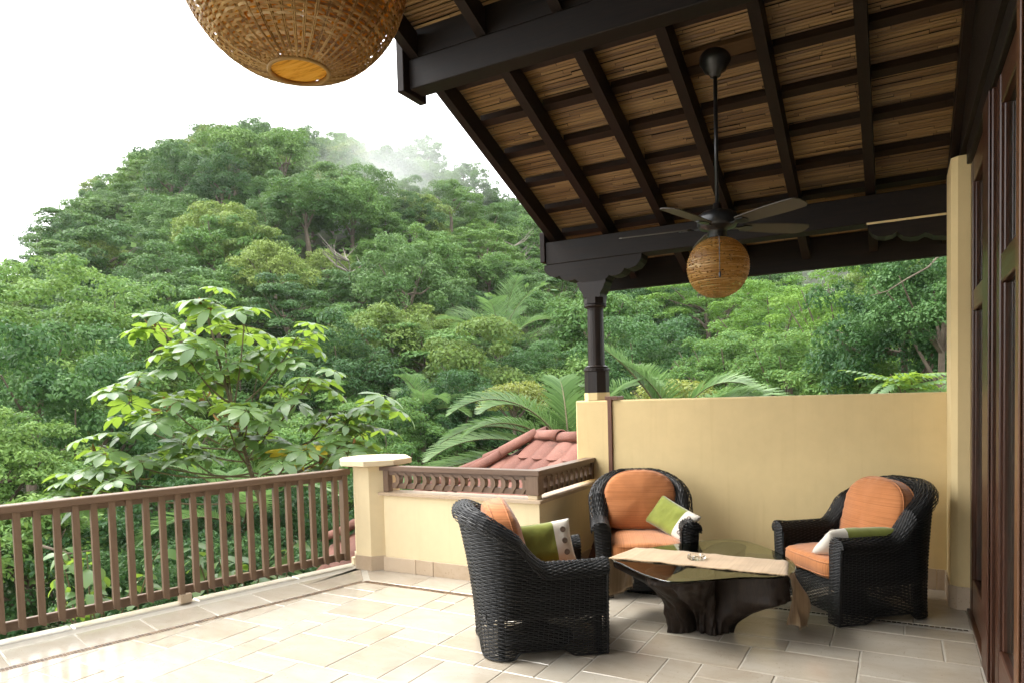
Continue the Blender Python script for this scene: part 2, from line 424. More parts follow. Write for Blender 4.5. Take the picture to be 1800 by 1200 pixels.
def terrain_z(x, y):
    r = math.hypot(x, y); az = math.degrees(math.atan2(-x, y))
    if az < -90: az = 180
    Rc = float(np.interp(az, rx_, rv_)); e = float(np.interp(az, cx_, cv_))
    Hc = Rc * math.tan(R(e)) + 1.6 - 7.5
    if r < 9: z = -5.6
    elif r < 22: z = -5.6 + .8 * (r - 9) / 13
    elif r < Rc: z = -4.8 + (Hc + 4.8) * ((r - 22) / (Rc - 22)) ** .93
    else: z = Hc - 26 * (1 - math.exp(-(r - Rc) / 60))
    w = math.exp(-((az - 7) / 16) ** 2)
    z += w * 82 * math.exp(-((r - 340) / 75) ** 2)
    if r > 20: z += 2.2 * min(1, (r - 20) / 30) * mnoise.noise(Vector((x / 15, y / 15, 3.1)))
    return z
rad = [0, 4, 8, 11, 15, 19, 23, 27, 31] + list(np.linspace(36, 150, 34)) + [165, 185, 210, 240, 270, 300, 330, 360, 400, 460, 560, 700, 1000, 1500]
na = 150
V = [(r * -math.sin(2 * math.pi * a / na), r * math.cos(2 * math.pi * a / na)) for r in rad for a in range(na)]
V = [(x, y, terrain_z(x, y)) for x, y in V]
Fq = [(j * na + i, (j + 1) * na + i, (j + 1) * na + (i + 1) % na, j * na + (i + 1) % na) for j in range(len(rad) - 1) for i in range(na)]
g = np_mesh('ground', V, [q[::-1] for q in Fq], M_soil, None, True); tag(g, 'leaf-littered forest ground falling from the terrace and rising into the hill', 'ground', kind='structure')

# ================================================================== TERRACE FLOOR
LD = Vector((.266, .964, 0)).normalized()           # direction of the balcony railing
LN = Vector((LD.y, -LD.x, 0))                       # pointing inwards
MOS_C = Vector((-4.215, 4.738, 0))                  # corner of the mosaic line
EDGE_C = Vector((-4.72, 5.16, 0))
def clip(poly, p, n):
    """keep the side n points to"""
    o = []
    for i in range(len(poly)):
        a, b = poly[i], poly[(i + 1) % len(poly)]
        da = (a[0] - p[0]) * n[0] + (a[1] - p[1]) * n[1]; db = (b[0] - p[0]) * n[0] + (b[1] - p[1]) * n[1]
        if da >= 0: o.append(a)
        if da * db < 0:
            t = da / (da - db); o.append((a[0] + t * (b[0] - a[0]), a[1] + t * (b[1] - a[1])))
    return o
def area(p): return abs(sum(p[i][0] * p[(i + 1) % len(p)][1] - p[(i + 1) % len(p)][0] * p[i][1] for i in range(len(p)))) / 2
floor = MB()
outline = [tuple((EDGE_C - LD * 11)[:2]), tuple((EDGE_C)[:2]), (-4.7, 5.3), (-2.55, 5.3), (-2.55, YW + .1), (.5, YW + .1), (.5, -5.2)]
floor.prism(outline, -.35, -.0038)
floor_o = floor.build('terrace_floor', M_grout); tag(floor_o, 'terrace floor paved in cream travertine with pale joints', 'floor', kind='structure')
base = MB(); base.prism([(-5.9, -4), (-4.6, 5.1), (-2.6, 6.3), (.6, 6.3), (.6, -4)], -5.7, -.352)
tag(base.build('terrace_base', M_slab), 'rendered wall carrying the terrace from below', 'base wall', kind='structure')

def tile_mesh(poly, name, jag=.003, inset=.004, drop=.0036, seg=.11, gap=.0038):
    # pull in by the joint, roughen the edge, chamfer
    c = (sum(p[0] for p in poly) / len(poly), sum(p[1] for p in poly) / len(poly))
    n = len(poly); s = sum(poly[i][0] * poly[(i + 1) % n][1] - poly[(i + 1) % n][0] * poly[i][1] for i in range(n))
    if s < 0: poly = poly[::-1]
    def offs(d):
        out = []
        for i in range(n):
            p0, p1, p2 = Vector(poly[i - 1]), Vector(poly[i]), Vector(poly[(i + 1) % n])
            e1 = (p1 - p0).normalized(); e2 = (p2 - p1).normalized()
            n1 = Vector((-e1.y, e1.x)); n2 = Vector((-e2.y, e2.x)); b = (n1 + n2)
            k = b.length_squared
            out.append(p1 + b * (2 * d / max(k, .4)))
        return out
    A = offs(gap); B = offs(gap + inset)
    top, low = [], []
    for i in range(n):
        a, b, a2, b2 = A[i], A[(i + 1) % n], B[i], B[(i + 1) % n]
        L = (b - a).length; k = max(1, int(L / seg))
        e = (b - a).normalized() if L > 1e-6 else Vector((1, 0)); nn = Vector((-e.y, e.x))
        for j in range(k):
            t = j / k; jj = random.uniform(-.3, 1) * jag if j else random.uniform(0, 1.6) * jag
            low.append(a.lerp(b, t) + nn * jj * .6); top.append(a2.lerp(b2, t) + nn * jj)
    m = len(top); dz = random.uniform(-.0008, .0008)
    v = [(q.x - c[0], q.y - c[1], dz) for q in top] + [(q.x - c[0], q.y - c[1], -drop) for q in low]
    f = [tuple(range(m))] + [(m + i, m + (i + 1) % m, (i + 1) % m, i) for i in range(m)]
    me = bpy.data.meshes.new(name); me.from_pydata(v, [], f); me.update(); me.materials.append(M_trav)
    return me, c
far_tiles = MB(); ntile = 0
def add_tile(poly, single=True):
    global ntile
    if len(poly) < 3 or area(poly) < .004: return
    me, c = tile_mesh(poly, 'floor_tile')
    cy = c[1]
    d = math.hypot(c[0], c[1])
    px_ok = cy > 1.7 and ntile < 285
    if px_ok:
        o = bpy.data.objects.new('floor_tile', me); COL.objects.link(o); o.parent = floor_o; o.location = (c[0], c[1], 0); ntile += 1
    else:
        far_tiles.add([(q.co.x + c[0], q.co.y + c[1], q.co.z) for q in me.vertices], [tuple(p.vertices) for p in me.polygons])
        bpy.data.meshes.remove(me)
def pack(x0, x1, y0, y1, u, clips, seed):
    rr = random.Random(seed); nx = int((x1 - x0) / u + .5); ny = int((y1 - y0) / u + .5)
    used = [[False] * ny for _ in range(nx)]
    kinds = [((3, 2), 5), ((2, 2), 3), ((2, 1), 2), ((1, 2), 2), ((1, 1), 1), ((2, 3), 4)]
    for j in range(ny):
        for i in range(nx):
            if used[i][j]: continue
            ks = [k for k, w in kinds for _ in range(w)]; rr.shuffle(ks); ks.append((1, 1))
            for a, b in ks:
                if i + a <= nx and j + b <= ny and not any(used[i + p][j + q] for p in range(a) for q in range(b)):
                    for p in range(a):
                        for q in range(b): used[i + p][j + q] = True
                    X, Y = x0 + i * u, y0 + j * u
                    poly = [(X, Y), (X + a * u, Y), (X + a * u, Y + b * u), (X, Y + b * u)]
                    for p, n in clips: poly = clip(poly, p, n) if len(poly) >= 3 else []
                    add_tile(poly); break
MW = .064                                            # mosaic band width
in_p = tuple((MOS_C + LN * MW / 2)[:2]); in_n = tuple(LN[:2])
U = .205
Y1 = MOS_C.y - MW / 2
pack(-2.25 - U * 18, -2.25 + U * 13, Y1 - U * 15, Y1, U, [(in_p, in_n), ((.43, 0), (-1, 0))], 3)
pack(-2.25 + MW / 2, .45, Y1, Y1 + U * 3, U, [((0, 5.36), (0, -1)), ((.43, 0), (-1, 0)), ((-2.25 + MW / 2, 0), (1, 0))], 5)
# border along the railing: square slabs between the mosaic and the kerb
for k in range(22):
    a = MOS_C + LD * (.02 - .44 * k) - LN * MW / 2; b = MOS_C + LD * (.02 - .44 * (k + 1)) - LN * MW / 2
    q = [a, a - LN * .40, b - LN * .40, b]
    if k == 0: q = [a, Vector((-4.60, 5.13, 0)), a - LN * .40 + LD * .30, a - LN * .40 - LD * .1, b - LN * .40, b]
    add_tile([(p.x, p.y) for p in q])
# border along the low wall, and behind the seats
xs = [-4.20, -3.72, -3.30, -2.95, -2.60]
for a, b in zip(xs, xs[1:]):
    y0 = MOS_C.y + MW / 2
    add_tile([(a + .02 if a == xs[0] else a, y0), (b, y0), (b, 5.14), (a - .34 if a == xs[0] else a, 5.14)])
pack(-2.60, -2.25 - MW / 2, MOS_C.y + MW / 2, YW, .3425, [((-2.25 - MW / 2, 0), (-1, 0))], 9)
pack(-2.25 - MW / 2, .44, 5.36 + .04, YW + .04, .34, [((0, YW), (0, -1)), ((.43, 0), (-1, 0))], 11)
pack(-2.25 - U * 22, -2.25 + U * 13, -3.6, Y1 - U * 15, U, [(in_p, in_n), ((.43, 0), (-1, 0))], 13)
if far_tiles.v: tag(far_tiles.build('floor_tile_field', M_trav, floor_o), kind='stuff')
# kerb stones under the railing
for k in range(10):
    a = EDGE_C + LD * (.28 - .9 * k) + LN * .05; b = EDGE_C + LD * (.28 - .9 * k - .897) + LN * .05
    w = .155
    kb = MB(); Mx = Matrix((LD, LN, Vector((0, 0, 1)))).transposed().to_4x4(); Mx.translation = b - LN * w
    kb.box((0, 0, -.055), ((a - b).length, w + .005, .004), .012, Mx); kb.build('kerb_stone', M_trav, floor_o)
# mosaic band: tiny cubes, three rows at the left, one row of larger cubes at the right
mos = MB()
def cubes(p0, p1, rows, sz, gapm, mb):
    p0, p1 = Vector(p0), Vector(p1); d = (p1 - p0); L = d.length; d.normalize(); nrm = Vector((-d.y, d.x, 0)); n = int(L / (sz + gapm))
    for i in range(n):
        for r_ in range(rows):
            c = p0 + d * (i + .5) * (sz + gapm) + nrm * ((r_ - (rows - 1) / 2) * (sz + gapm)); h = sz / 2
            z = random.uniform(-.0028, -.0012)
            a = c - d * h - nrm * h; b = c + d * h - nrm * h; e = c + d * h + nrm * h; q = c - d * h + nrm * h
            mb.add([(p.x, p.y, z) for p in (a, b, e, q)] , [(0, 1, 2, 3)])
cubes(MOS_C - LD * 6.5, MOS_C, 3, .018, .003, mos)
cubes(MOS_C, (-2.25, MOS_C.y, 0), 3, .018, .003, mos)
tag(mos.build('mosaic_band', M_mosaic, floor_o), kind='stuff')
mos2 = MB(); cubes((-2.25, MOS_C.y, 0), (-2.25, 5.38, 0), 1, .026, .006, mos2); cubes((-2.25, 5.38, 0), (.43, 5.38, 0), 1, .026, .006, mos2)
tag(mos2.build('dark_mosaic_band', M_mosaic_d, floor_o), kind='stuff')

# ================================================================== PILLAR, LOW WALL, TALL WALL
def octagon(c, r, rot=22.5): return [(c[0] + r * math.cos(R(rot + 45 * i)), c[1] + r * math.sin(R(rot + 45 * i))) for i in range(8)]
PC = (-4.50, 5.29)
pil = empty('stone_pillar', (PC[0], PC[1], 0), 0, 'cream octagonal terrace pillar with a broad flat cap at the railing corner', 'pillar')
MB().prism(octagon(PC, .235), 0.0, 1.0).build('shaft', M_stucco_l, pil, world=True)
cp = MB(); oc0, oc1 = octagon(PC, .345), octagon(PC, .365)
v = [(x, y, 1.0) for x, y in octagon(PC, .31)] + [(x, y, 1.012) for x, y in oc1] + [(x, y, 1.058) for x, y in oc1] + [(x, y, 1.072) for x, y in octagon(PC, .335)]
f = [tuple(range(7, -1, -1)), tuple(range(24, 32))] + [(j * 8 + i, j * 8 + (i + 1) % 8, j * 8 + 8 + (i + 1) % 8, j * 8 + 8 + i) for j in range(3) for i in range(8)]
cp.add(v, f).build('cap', M_cap, pil, world=True)
oo, oi_ = octagon(PC, .249), octagon(PC, .236)
for i in range(8):
    j = (i + 1) % 8
    if (oo[i][1] + oo[j][1]) / 2 > PC[1] + .15: continue
    q = MB(); q.prism([oo[i], oo[j], oi_[j], oi_[i]], .0, .135); q.build('skirting_tile', M_trav_b, pil, world=True)

LWY = 5.13                                            # front of the low wall
low = empty('low_wall', (-3.4, LWY, 0), 0, 'cream low parapet wall with stone coping beside the octagonal pillar', 'wall')
lw = MB(); lw.prism([(-4.28, LWY), (-2.62, LWY), (-2.62, YW + .05), (-2.80, YW + .05), (-2.80, LWY + .18), (-4.28, LWY + .18)], -.3, .725)
lw.build('wall', M_stucco_l, low, world=True)
c1 = MB(); c1.prism([(-4.33, LWY - .025), (-2.60, LWY - .025), (-2.78, LWY + .2), (-4.33, LWY + .2)], .726, .752); c1.build('coping_stone', M_trav_b, low, world=True)
c1 = MB(); c1.prism([(-2.597, LWY - .025), (-2.597, YW - .003), (-2.777, YW - .003), (-2.777, LWY + .2)], .726, .752); c1.build('coping_stone', M_trav_b, low, world=True)
for a, b in zip((-4.30, -3.92, -3.72, -3.30, -2.93), (-3.92, -3.72, -3.30, -2.93, -2.606)):
    MB().box((a + .002, LWY - .013, 0), (b - .002, LWY - .001, .135), .002).build('skirting_tile', M_trav_b, low, world=True)
for a, b in zip((LWY, 5.5, 5.92), (5.5, 5.92, YW - .02)):
    MB().box((-2.619, a + .002, 0), (-2.607, b - .002, .135), .002).build('skirting_tile', M_trav_b, low, world=True)

tall = empty('garden_wall', (-1.2, YW, 0), 0, 'tall plain yellow stucco wall behind the wicker armchairs', 'wall')
tw = MB(); tw.box((-2.82, YW, -.3), (.44, YW + .24, 1.565), .012); tw.build('wall', M_stucco, tall, world=True)
x = -2.60
while x < .3:
    w = random.uniform(.36, .46); b = min(x + w, .325)
    MB().box((x + .002, YW - .013, 0), (b - .002, YW - .001, .165), .002).build('skirting_tile', M_trav_b, tall, world=True); x = b
st = empty('wall_batten', (-2.45, YW, 0), 0, 'thin red brown wooden batten hooked over the yellow wall', 'batten')
s = MB(); s.box((-2.475, YW - .022, .30), (-2.432, YW - .001, 1.60), .004); s.build('strip', M_strip, st, world=True)
s = MB(); s.box((-2.50, YW - .02, 1.567), (-2.37, YW + .16, 1.603), .004); s.build('hook', M_strip, st, world=True)

# house wall end: a plastered pier beside the doors
pier = empty('wall_pier', (.39, 6.1, 0), 0, 'narrow cream plastered pier between yellow wall and wooden doors', 'pier')
p = MB(); p.prism([(.335, YW - .003), (.335, 5.91), (.375, 5.87), (.449, 5.87), (.449, YW - .003)], -.3, 3.22); p.build('shaft', M_stucco, pier, world=True)
p = MB(); p.prism([(.322, YW - .016), (.322, 5.905), (.370, 5.857), (.449, 5.857), (.449, 5.8685), (.376, 5.8685), (.3335, 5.911), (.3335, YW - .016)], 0, .165); p.build('skirting_tile', M_trav_b, pier, world=True)

# ================================================================== BALCONY RAILING
rl = empty('balcony_railing', tuple((EDGE_C - LD * 2.5)), math.atan2(LD.y, LD.x) - math.pi / 2, 'brown painted timber balustrade along the open terrace edge', 'railing')
def P(s_, z, o=0): q = EDGE_C + LD * s_ + LN * (o + .01); return (q.x, q.y, z)
q = MB(); q.obox(P(-7.5, .940), P(-.035, .940), .115, .055, bev=.006); q.build('top_rail', M_rail, rl, world=True)
q = MB(); q.obox(P(-7.5, .890), P(-.055, .890), .06, .044, bev=.004); q.build('under_rail', M_rail, rl, world=True)
q = MB(); q.obox(P(-7.5, .110, -.012), P(-.055, .110, -.012), .040, .07, bev=.004); q.build('bottom_rail', M_rail, rl, world=True)
def bal_mesh():
    q = MB(); prof = [(-.030, -.020, .070), (-.0225, -.025, .912)]
    w = .0215
    lowv = [(-w, -.016, .088), (w, -.016, .088), (w, .022, .078), (-w, .022, .078)]
    v = [(-w, -.022, .912), (w, -.022, .912), (w, .022, .912), (-w, .022, .912)]
    # curved foot lapping over the bottom rail
    v += [(-w, -.022, .10), (w, -.022, .10), (w, .022, .086), (-w, .022, .086)]
    v += [(-w * .9, -.014, .086), (w * .9, -.014, .086), (w * .75, .022, .066), (-w * .75, .022, .066)]
    f = [(0, 1, 2, 3)] + [(4 * j + i, 4 * j + (i + 1) % 4, 4 * j + 4 + (i + 1) % 4, 4 * j + 4 + i) for j in range(2) for i in range(4)] + [(8, 9, 10, 11)]
    q.add(v, f); return q
bm_me = bal_mesh().mesh('baluster'); bm_me.materials.append(M_rail_z)
for k in range(58):
    o = bpy.data.objects.new('baluster', bm_me); COL.objects.link(o); o.parent = rl
    s_ = -.20 - .1205 * k
    pt = EDGE_C + LD * s_ + LN * .036
    o.location = mat_of(rl).inverted() @ pt; o.rotation_euler = (0, random.uniform(-.003, .003), math.pi + math.pi / 2 + math.pi / 2)
q = MB(); q.box((-.055, -.04, .07), (.0, .04, .912), .004); Mx = Matrix((LD, LN, Vector((0, 0, 1)))).transposed().to_4x4(); Mx.translation = EDGE_C + LD * -.06 + LN * .01
q.v = [tuple(Mx @ Vector(a)) for a in q.v]; q.build('end_post', M_rail_z, rl, world=True)
for s_ in (-1.62, -3.6, -5.6):
    q = MB(); q.box((-.045, -.04, .012), (.045, .03, .088), .004); Mx.translation = EDGE_C + LD * s_ + LN * .03
    q.v = [tuple(Mx @ Vector(a)) for a in q.v]; q.build('stone_foot', M_trav_b, rl, world=True)
q = MB(); q.box((-.03, -.03, .012), (.05, .03, .085), .004); Mx.translation = EDGE_C + LD * .02 + LN * .01
q.v = [tuple(Mx @ Vector(a)) for a in q.v]; q.build('stone_foot', M_cap, rl, world=True)

# ---- ornamental rail on the low wall
orn = empty('wall_top_railing', (-3.4, LWY + .05, .75), 0, 'low brown timber rail with curved spindles on top of the parapet wall', 'railing')
ry = LWY + .055; rxx = -2.675
q = MB(); q.prism([(-4.325, ry - .055), (rxx + .055, ry - .055), (rxx - .055, ry + .055), (-4.325, ry + .055)], .958, 1.0); q.build('top_rail', M_rail_x, orn, world=True)
q = MB(); q.prism([(rxx + .0535, ry - .0535), (rxx + .0535, YW + .0), (rxx - .0535, YW + .0), (rxx - .0535, ry + .0535)], .9585, .9995); q.build('top_rail', M_rail, orn, world=True)
q = MB(); q.obox((-4.27, ry, .935), (rxx - .05, ry, .935), .05, .04); q.build('upper_bar', M_rail_x, orn, world=True)
q = MB(); q.obox((-4.20, ry, .815), (rxx - .05, ry, .815), .045, .05); q.build('lower_bar', M_rail_x, orn, world=True)
q = MB(); q.obox((rxx, ry + .05, .935), (rxx, YW - .05, .935), .05, .04); q.build('upper_bar', M_rail, orn, world=True)
q = MB(); q.obox((rxx, ry + .05, .815), (rxx, YW - .05, .815), .045, .05); q.build('lower_bar', M_rail, orn, world=True)
for lo, hi in (((-4.30, ry - .035, .753), (-4.235, ry + .035, .957)), ((rxx - .075, ry - .045, .79), (rxx + .045, ry + .06, .957)), ((rxx - .04, YW - .06, .79), (rxx + .04, YW - .002, .957))):
    MB().box(lo, hi, .004).build('post', M_rail_z, orn, world=True)
MB().box((rxx - .06, ry - .035, .752), (rxx + .03, ry + .05, .79), .003).build('stone_foot', M_cap, orn, world=True)
def spindle(depth):
    # curved profile in (run, z): bulges to one side
    pr = [(.0, .0), (.012, .025), (.034, .055), (.040, .085), (.034, .115), (.012, .135), (0, .145), (-.03, .145), (-.012, .12), (-.004, .085), (-.012, .045), (-.03, .0)]
    return MB().prism([(a, b) for a, b in pr], -depth / 2, depth / 2, 'y')
sm = spindle(.06).mesh('spindle'); sm.materials.append(M_rail_z)
n = 14
for k in range(n):
    o = bpy.data.objects.new('spindle', sm); COL.objects.link(o); o.parent = orn
    o.location = mat_of(orn).inverted() @ Vector((-4.14 + (1.36) * k / (n - 1), ry - .004, .793))
for k in range(9):
    o = bpy.data.objects.new('spindle', sm); COL.objects.link(o); o.parent = orn; o.rotation_euler = (0, 0, math.pi / 2)
    o.location = mat_of(orn).inverted() @ Vector((rxx + .004, ry + .17 + (YW - ry - .33) * k / 8, .793))

# ================================================================== PORCH ROOF
YB = 6.40
RP0 = zf(3.12)                                         # underside of the rafters at YB
def rz(y): return RP0 + .40 * (YB - y)
RIDGE = 1.3
roof = empty('porch_roof', (-1.3, YB, 3.1), 0, 'dark timber porch roof lined with bamboo cane', 'roof')
sl = math.sqrt(1 + .16)
RX = [-3.06 + .574 * i for i in range(7)]
EAVE = 7.27
def bar_slope(x0, x1, ya, yb, o0, o1, mat, name, bev=0):
    """a sloping timber between x0..x1, from y=ya down to y=yb, o0..o1 above the rafter underside"""
    q = MB(); v = []
    for yy in (ya, yb):
        for oz in (o0, o1):
            for xx in (x0, x1): v.append((xx, yy, rz(yy) + oz))
    f = [(0, 1, 3, 2), (4, 6, 7, 5), (0, 4, 5, 1), (2, 3, 7, 6), (0, 2, 6, 4), (1, 5, 7, 3)]
    q.add(v, f); return q.build(name, mat, roof, world=True)
for i, x in enumerate(RX):
    bar_slope(x - .036, x + .036, RIDGE, 4.182, 0, .168, M_rafter, 'rafter'); bar_slope(x - .036, x + .036, 4.342, EAVE, 0, .168, M_rafter, 'rafter')
# battens between rafters
yb_ = [YB - .165 + .389 * k for k in range(-14, 3)]
for yy in yb_:
    if yy < RIDGE + .1 or 4.1 < yy < 4.42: continue
    for i in range(6):
        bar_slope(RX[i] + .037, RX[i + 1] - .037, yy - .033, yy + .033, .158, .205, M_batten, 'batten')
# bamboo lining: three-sided cane pieces butted end to end, seen from below
bam = MB(); off = .212
y = RIDGE
rr = random.Random(4)
while y < EAVE + .25:
    d = rr.uniform(.017, .024); x = RX[0] - .12 - rr.uniform(0, .4)
    while x < RX[-1] + .1:
        L = rr.uniform(.35, 1.15); x2 = min(x + L, RX[-1] + .12); xa = max(x, RX[0] - .10)
        if x2 - xa > .03:
            k = 5; rj = d / 2 * rr.uniform(.88, 1.05); dz = rr.uniform(-.005, .003); tw = rr.uniform(-.004, .004)
            v = []
            for xx, t in ((xa + .001, 0), (x2 - .001, 1)):
                for j in range(k):
                    a = math.pi + math.pi * j / (k - 1)
                    yy = y + d / 2 + rj * math.cos(a) + (tw if t else -tw)
                    v.append((xx, yy, rz(yy) + off + .012 + dz + rj * 1.15 * math.sin(a)))
            bam.add(v, [(j, j + 1, k + j + 1, k + j) for j in range(k - 1)])
        x = x2 + .0015
    y += d * 1.34
bo = bam.build('bamboo_lining', M_bamboo, roof, smooth=True, world=True); tag(bo, kind='stuff')
bar_slope(RX[0] - .16, RX[-1] + .14, RIDGE, EAVE + .28, .245, .33, M_beam, 'roof_deck')
# other pitch of the roof, over the camera and beyond
q = MB(); q.add([(RX[0] - .16, RIDGE, rz(RIDGE) + .245), (RX[-1] + .14, RIDGE, rz(RIDGE) + .245), (RX[-1] + .14, -4.5, rz(RIDGE) - 2.1), (RX[0] - .16, -4.5, rz(RIDGE) - 2.1),
                 (RX[0] - .16, RIDGE, rz(RIDGE) + .33), (RX[-1] + .14, RIDGE, rz(RIDGE) + .33), (RX[-1] + .14, -4.5, rz(RIDGE) - 2.0), (RX[0] - .16, -4.5, rz(RIDGE) - 2.0)],
                [(0, 1, 2, 3), (7, 6, 5, 4), (0, 4, 5, 1), (2, 6, 7, 3), (0, 3, 7, 4), (1, 5, 6, 2)]); q.build('rear_roof_slope', M_beam, roof, world=True)
# beams
UB0, UB1 = zf(3.756), rz(4.185) + .0
def beam(y0, y1, z0, z1, x0, x1, name): MB().box((x0, y0, z0), (x1, y1, z1), .006).build(name, M_beam, roof, world=True)
beam(4.185, 4.34, UB0, UB1 - .002, RX[0] - .05, RX[-1] + .05, 'upper_beam')
beam(4.195, 4.335, UB1 + .001, rz(4.26) + .235, RX[0] - .04, RX[-1] + .05, 'beam_blocking')
MB().box((RX[0] - .115, 4.12, UB0 - .03), (RX[0] - .052, 4.40, UB1 + .25), .005).build('beam_end_board', M_rafter, roof, world=True)
LB0, LB1 = zf(2.87), zf(3.085)
beam(YB, YB + .2, LB0, LB1, RX[0] - .06, RX[-1] + .05, 'lower_beam')
MB().box((RX[0] - .115, YB - .02, zf(2.895)), (RX[0] - .062, YB + .22, zf(3.18)), .005).build('beam_end_board', M_rafter, roof, world=True)
MB().box((RX[0] - .03, EAVE + .002, zf(2.695)), (RX[-1] + .2, EAVE + .06, rz(EAVE) + .2), .004).build('eave_board', M_beam, roof, world=True)
# scalloped brackets below the lower beam
def scallop(cx, width, n, depth, zt):
    """outline in (x,z): stepped scallops down to the middle"""
    pts = []; steps = n
    half = width / 2; st = half / steps; dz = depth / steps
    L = []
    for k in range(steps):
        xa = cx - half + k * st; za = zt - k * dz
        for j in range(7):
            a = math.pi - (math.pi / 2) * j / 6 * 1.25
            L.append((xa + st * (1 + math.cos(a)) * .98, za - dz * (.15 + .95 * math.sin(a) if j else 0) ))
    return L
def bracket_outline(left, right):
    return left + right
Bz = LB0 - .001
def SX(x): return x * S
zz = lambda z: zf(z)
half_l = [(-2.966, 2.869), (-2.972, 2.83), (-2.955, 2.795), (-2.92, 2.765), (-2.875, 2.75), (-2.83, 2.748), (-2.815, 2.758), (-2.80, 2.735), (-2.77, 2.712), (-2.72, 2.70), (-2.67, 2.702), (-2.655, 2.712), (-2.635, 2.69), (-2.60, 2.675), (-2.575, 2.668)]
half_r = [(-2.385, 2.668), (-2.36, 2.675), (-2.33, 2.69), (-2.315, 2.712), (-2.30, 2.702), (-2.25, 2.70), (-2.20, 2.712), (-2.175, 2.735), (-2.16, 2.758), (-2.145, 2.748), (-2.10, 2.75), (-2.055, 2.765), (-2.02, 2.80), (-2.005, 2.83), (-2.0, 2.869)]
br = MB(); br.prism([(x * S, zz(z)) for x, z in half_l + half_r], YB + .004, YB + .196, 'y'); br.build('bracket', M_beam, roof, world=True)
wr_ = [(.36, 2.869), (-.20, 2.869), (-.195, 2.83), (-.17, 2.79), (-.13, 2.765), (-.08, 2.757), (-.03, 2.765), (.0, 2.785), (.01, 2.77), (.04, 2.742), (.09, 2.728), (.14, 2.73), (.18, 2.75), (.20, 2.745), (.24, 2.72), (.30, 2.71), (.36, 2.705)]
br = MB(); br.prism([(x * S, zz(z)) for x, z in wr_], YB + .004, YB + .196, 'y'); br.build('bracket', M_beam, roof, world=True)
br = MB(); br.box((-.205 * S, YB - .006, LB0 - .012), (.34, YB - .001, LB0 + .004)); br.build('plaster_seam', M_stucco, roof, world=True)

# column on the wall
CC = (-2.635, 6.50); k_ = 6.5 / 6.12
def zc(z): return EYE + (z - EYE) * k_
colm = empty('turned_column', (CC[0], CC[1], 1.565), 0, 'dark turned wooden column standing on the yellow wall end', 'column')
MB().prism(octagon(CC, .125), 1.566, zc(1.640)).build('plaster_foot', M_stucco, colm, world=True)
MB().prism(octagon(CC, .122), zc(1.640) + .001, zc(1.838)).build('plinth', M_post, colm, world=True)
q = MB(); q.lathe([(.115, zc(1.838)), (.128, zc(1.845)), (.128, zc(1.865)), (.112, zc(1.872)), (.118, zc(1.882)), (.085, zc(1.896)), (.083, zc(1.93)), (.080, zc(2.40)), (.083, zc(2.425)), (.10, zc(2.43)), (.112, zc(2.44)), (.112, zc(2.455)), (.095, zc(2.462))], 20, (CC[0], CC[1], 0))
q.build('shaft', M_post, colm, smooth=False, world=True)
q = MB(); q.prism(octagon(CC, .112), zc(2.462) + .001, zc(2.52)); q.build('necking', M_post, colm, world=True)
cq = MB(); pts = [(.088, 2.52), (.09, 2.55), (.105, 2.575), (.128, 2.60), (.132, 2.625), (.150, 2.65), (.152, 2.672)]
outl = [(CC[0] - a, zc(z)) for a, z in pts] + [(CC[0] + a, zc(z)) for a, z in pts[::-1]]
cq.prism(outl, CC[1] - .095, CC[1] + .095, 'y'); cq.build('capital', M_post, colm, world=True)

# ================================================================== HOUSE WALL WITH DOORS
hw = empty('door_wall', (.45, 3, 0), 0, 'dark timber house wall above the terrace doors', 'wall')
DH = 3.15
MB().box((.40, -4, 3.28), (.60, YW + .6, 5.6)).build('wall_plate', M_beam, hw, world=True)
MB().box((.425, -4, DH), (.60, 5.868, 3.279), .006).build('lintel', M_beam, hw, world=True)
MB().box((.62, -4, -.3), (.70, YW, 5.5)).build('inner_wall', M_beam, hw, world=True)
MB().box((-1.5, -5.2, -.3), (.62, -5.0, 5.0)).build('added_shade_wall', M_stucco, hw, world=True)  # unseen wall added behind the camera to darken the porch
MB().box((.4495, 5.8705, -.3), (.70, YW + .6, 3.278)).build('return_wall', M_stucco, hw, world=True)
def door(y0, y1, xf, label, glass=True):
    d = empty('terrace_door', (xf, (y0 + y1) / 2, 0), 0, label, 'door')
    sw = .13
    for a, b in ((y0, y0 + sw), (y1 - sw, y1)):
        MB().box((xf, a, .02), (xf + .055, b, DH - .01), .006).build('stile', M_door, d, world=True)
        for e in (a, b):
            pass
    for z0, z1 in ((.02, .26), (2.12, 2.26), (DH - .16, DH - .01)):
        MB().box((xf + .004, y0 + sw + .001, z0), (xf + .051, y1 - sw - .001, z1), .006).build('rail', M_door_y, d, world=True)
    # glazing beads round both lights
    for z0, z1 in ((.26, 2.12), (2.26, DH - .16)):
        for a in (y0 + sw + .002, y1 - sw - .030):
            MB().box((xf + .016, a, z0 + .002), (xf + .040, a + .028, z1 - .002), .005).build('glazing_bead', M_door, d, world=True)
        MB().box((xf + .034, y0 + sw + .002, z0 + .002), (xf + .040, y1 - sw - .002, z1 - .002)).build('pane', M_pane, d, world=True)
    return d
door(4.84, 5.855, .450, 'farthest mahogany glazed door beside the cream pier')
door(3.42, 4.36, .445, 'middle mahogany glazed door with a mid rail, nearest but one')
door(2.30, 3.24, .452, 'nearest mahogany glazed door at the right edge')
def post(y0, y1, x0, label, mcov=None):
    d = empty('door_post', (x0, (y0 + y1) / 2, 0), 0, label, 'post')
    MB().box((x0, y0, .0), (.61, y1, DH - .002), .006).build('post', M_door, d, world=True)
    MB().box((x0 - .012, y0 + .03, .0), (x0 - .001, y1 - .03, DH - .002), .004).build('cover_strip', mcov or M_door, d, world=True)
post(4.43, 4.78, .432, 'dark wooden post between the farthest and middle doors')
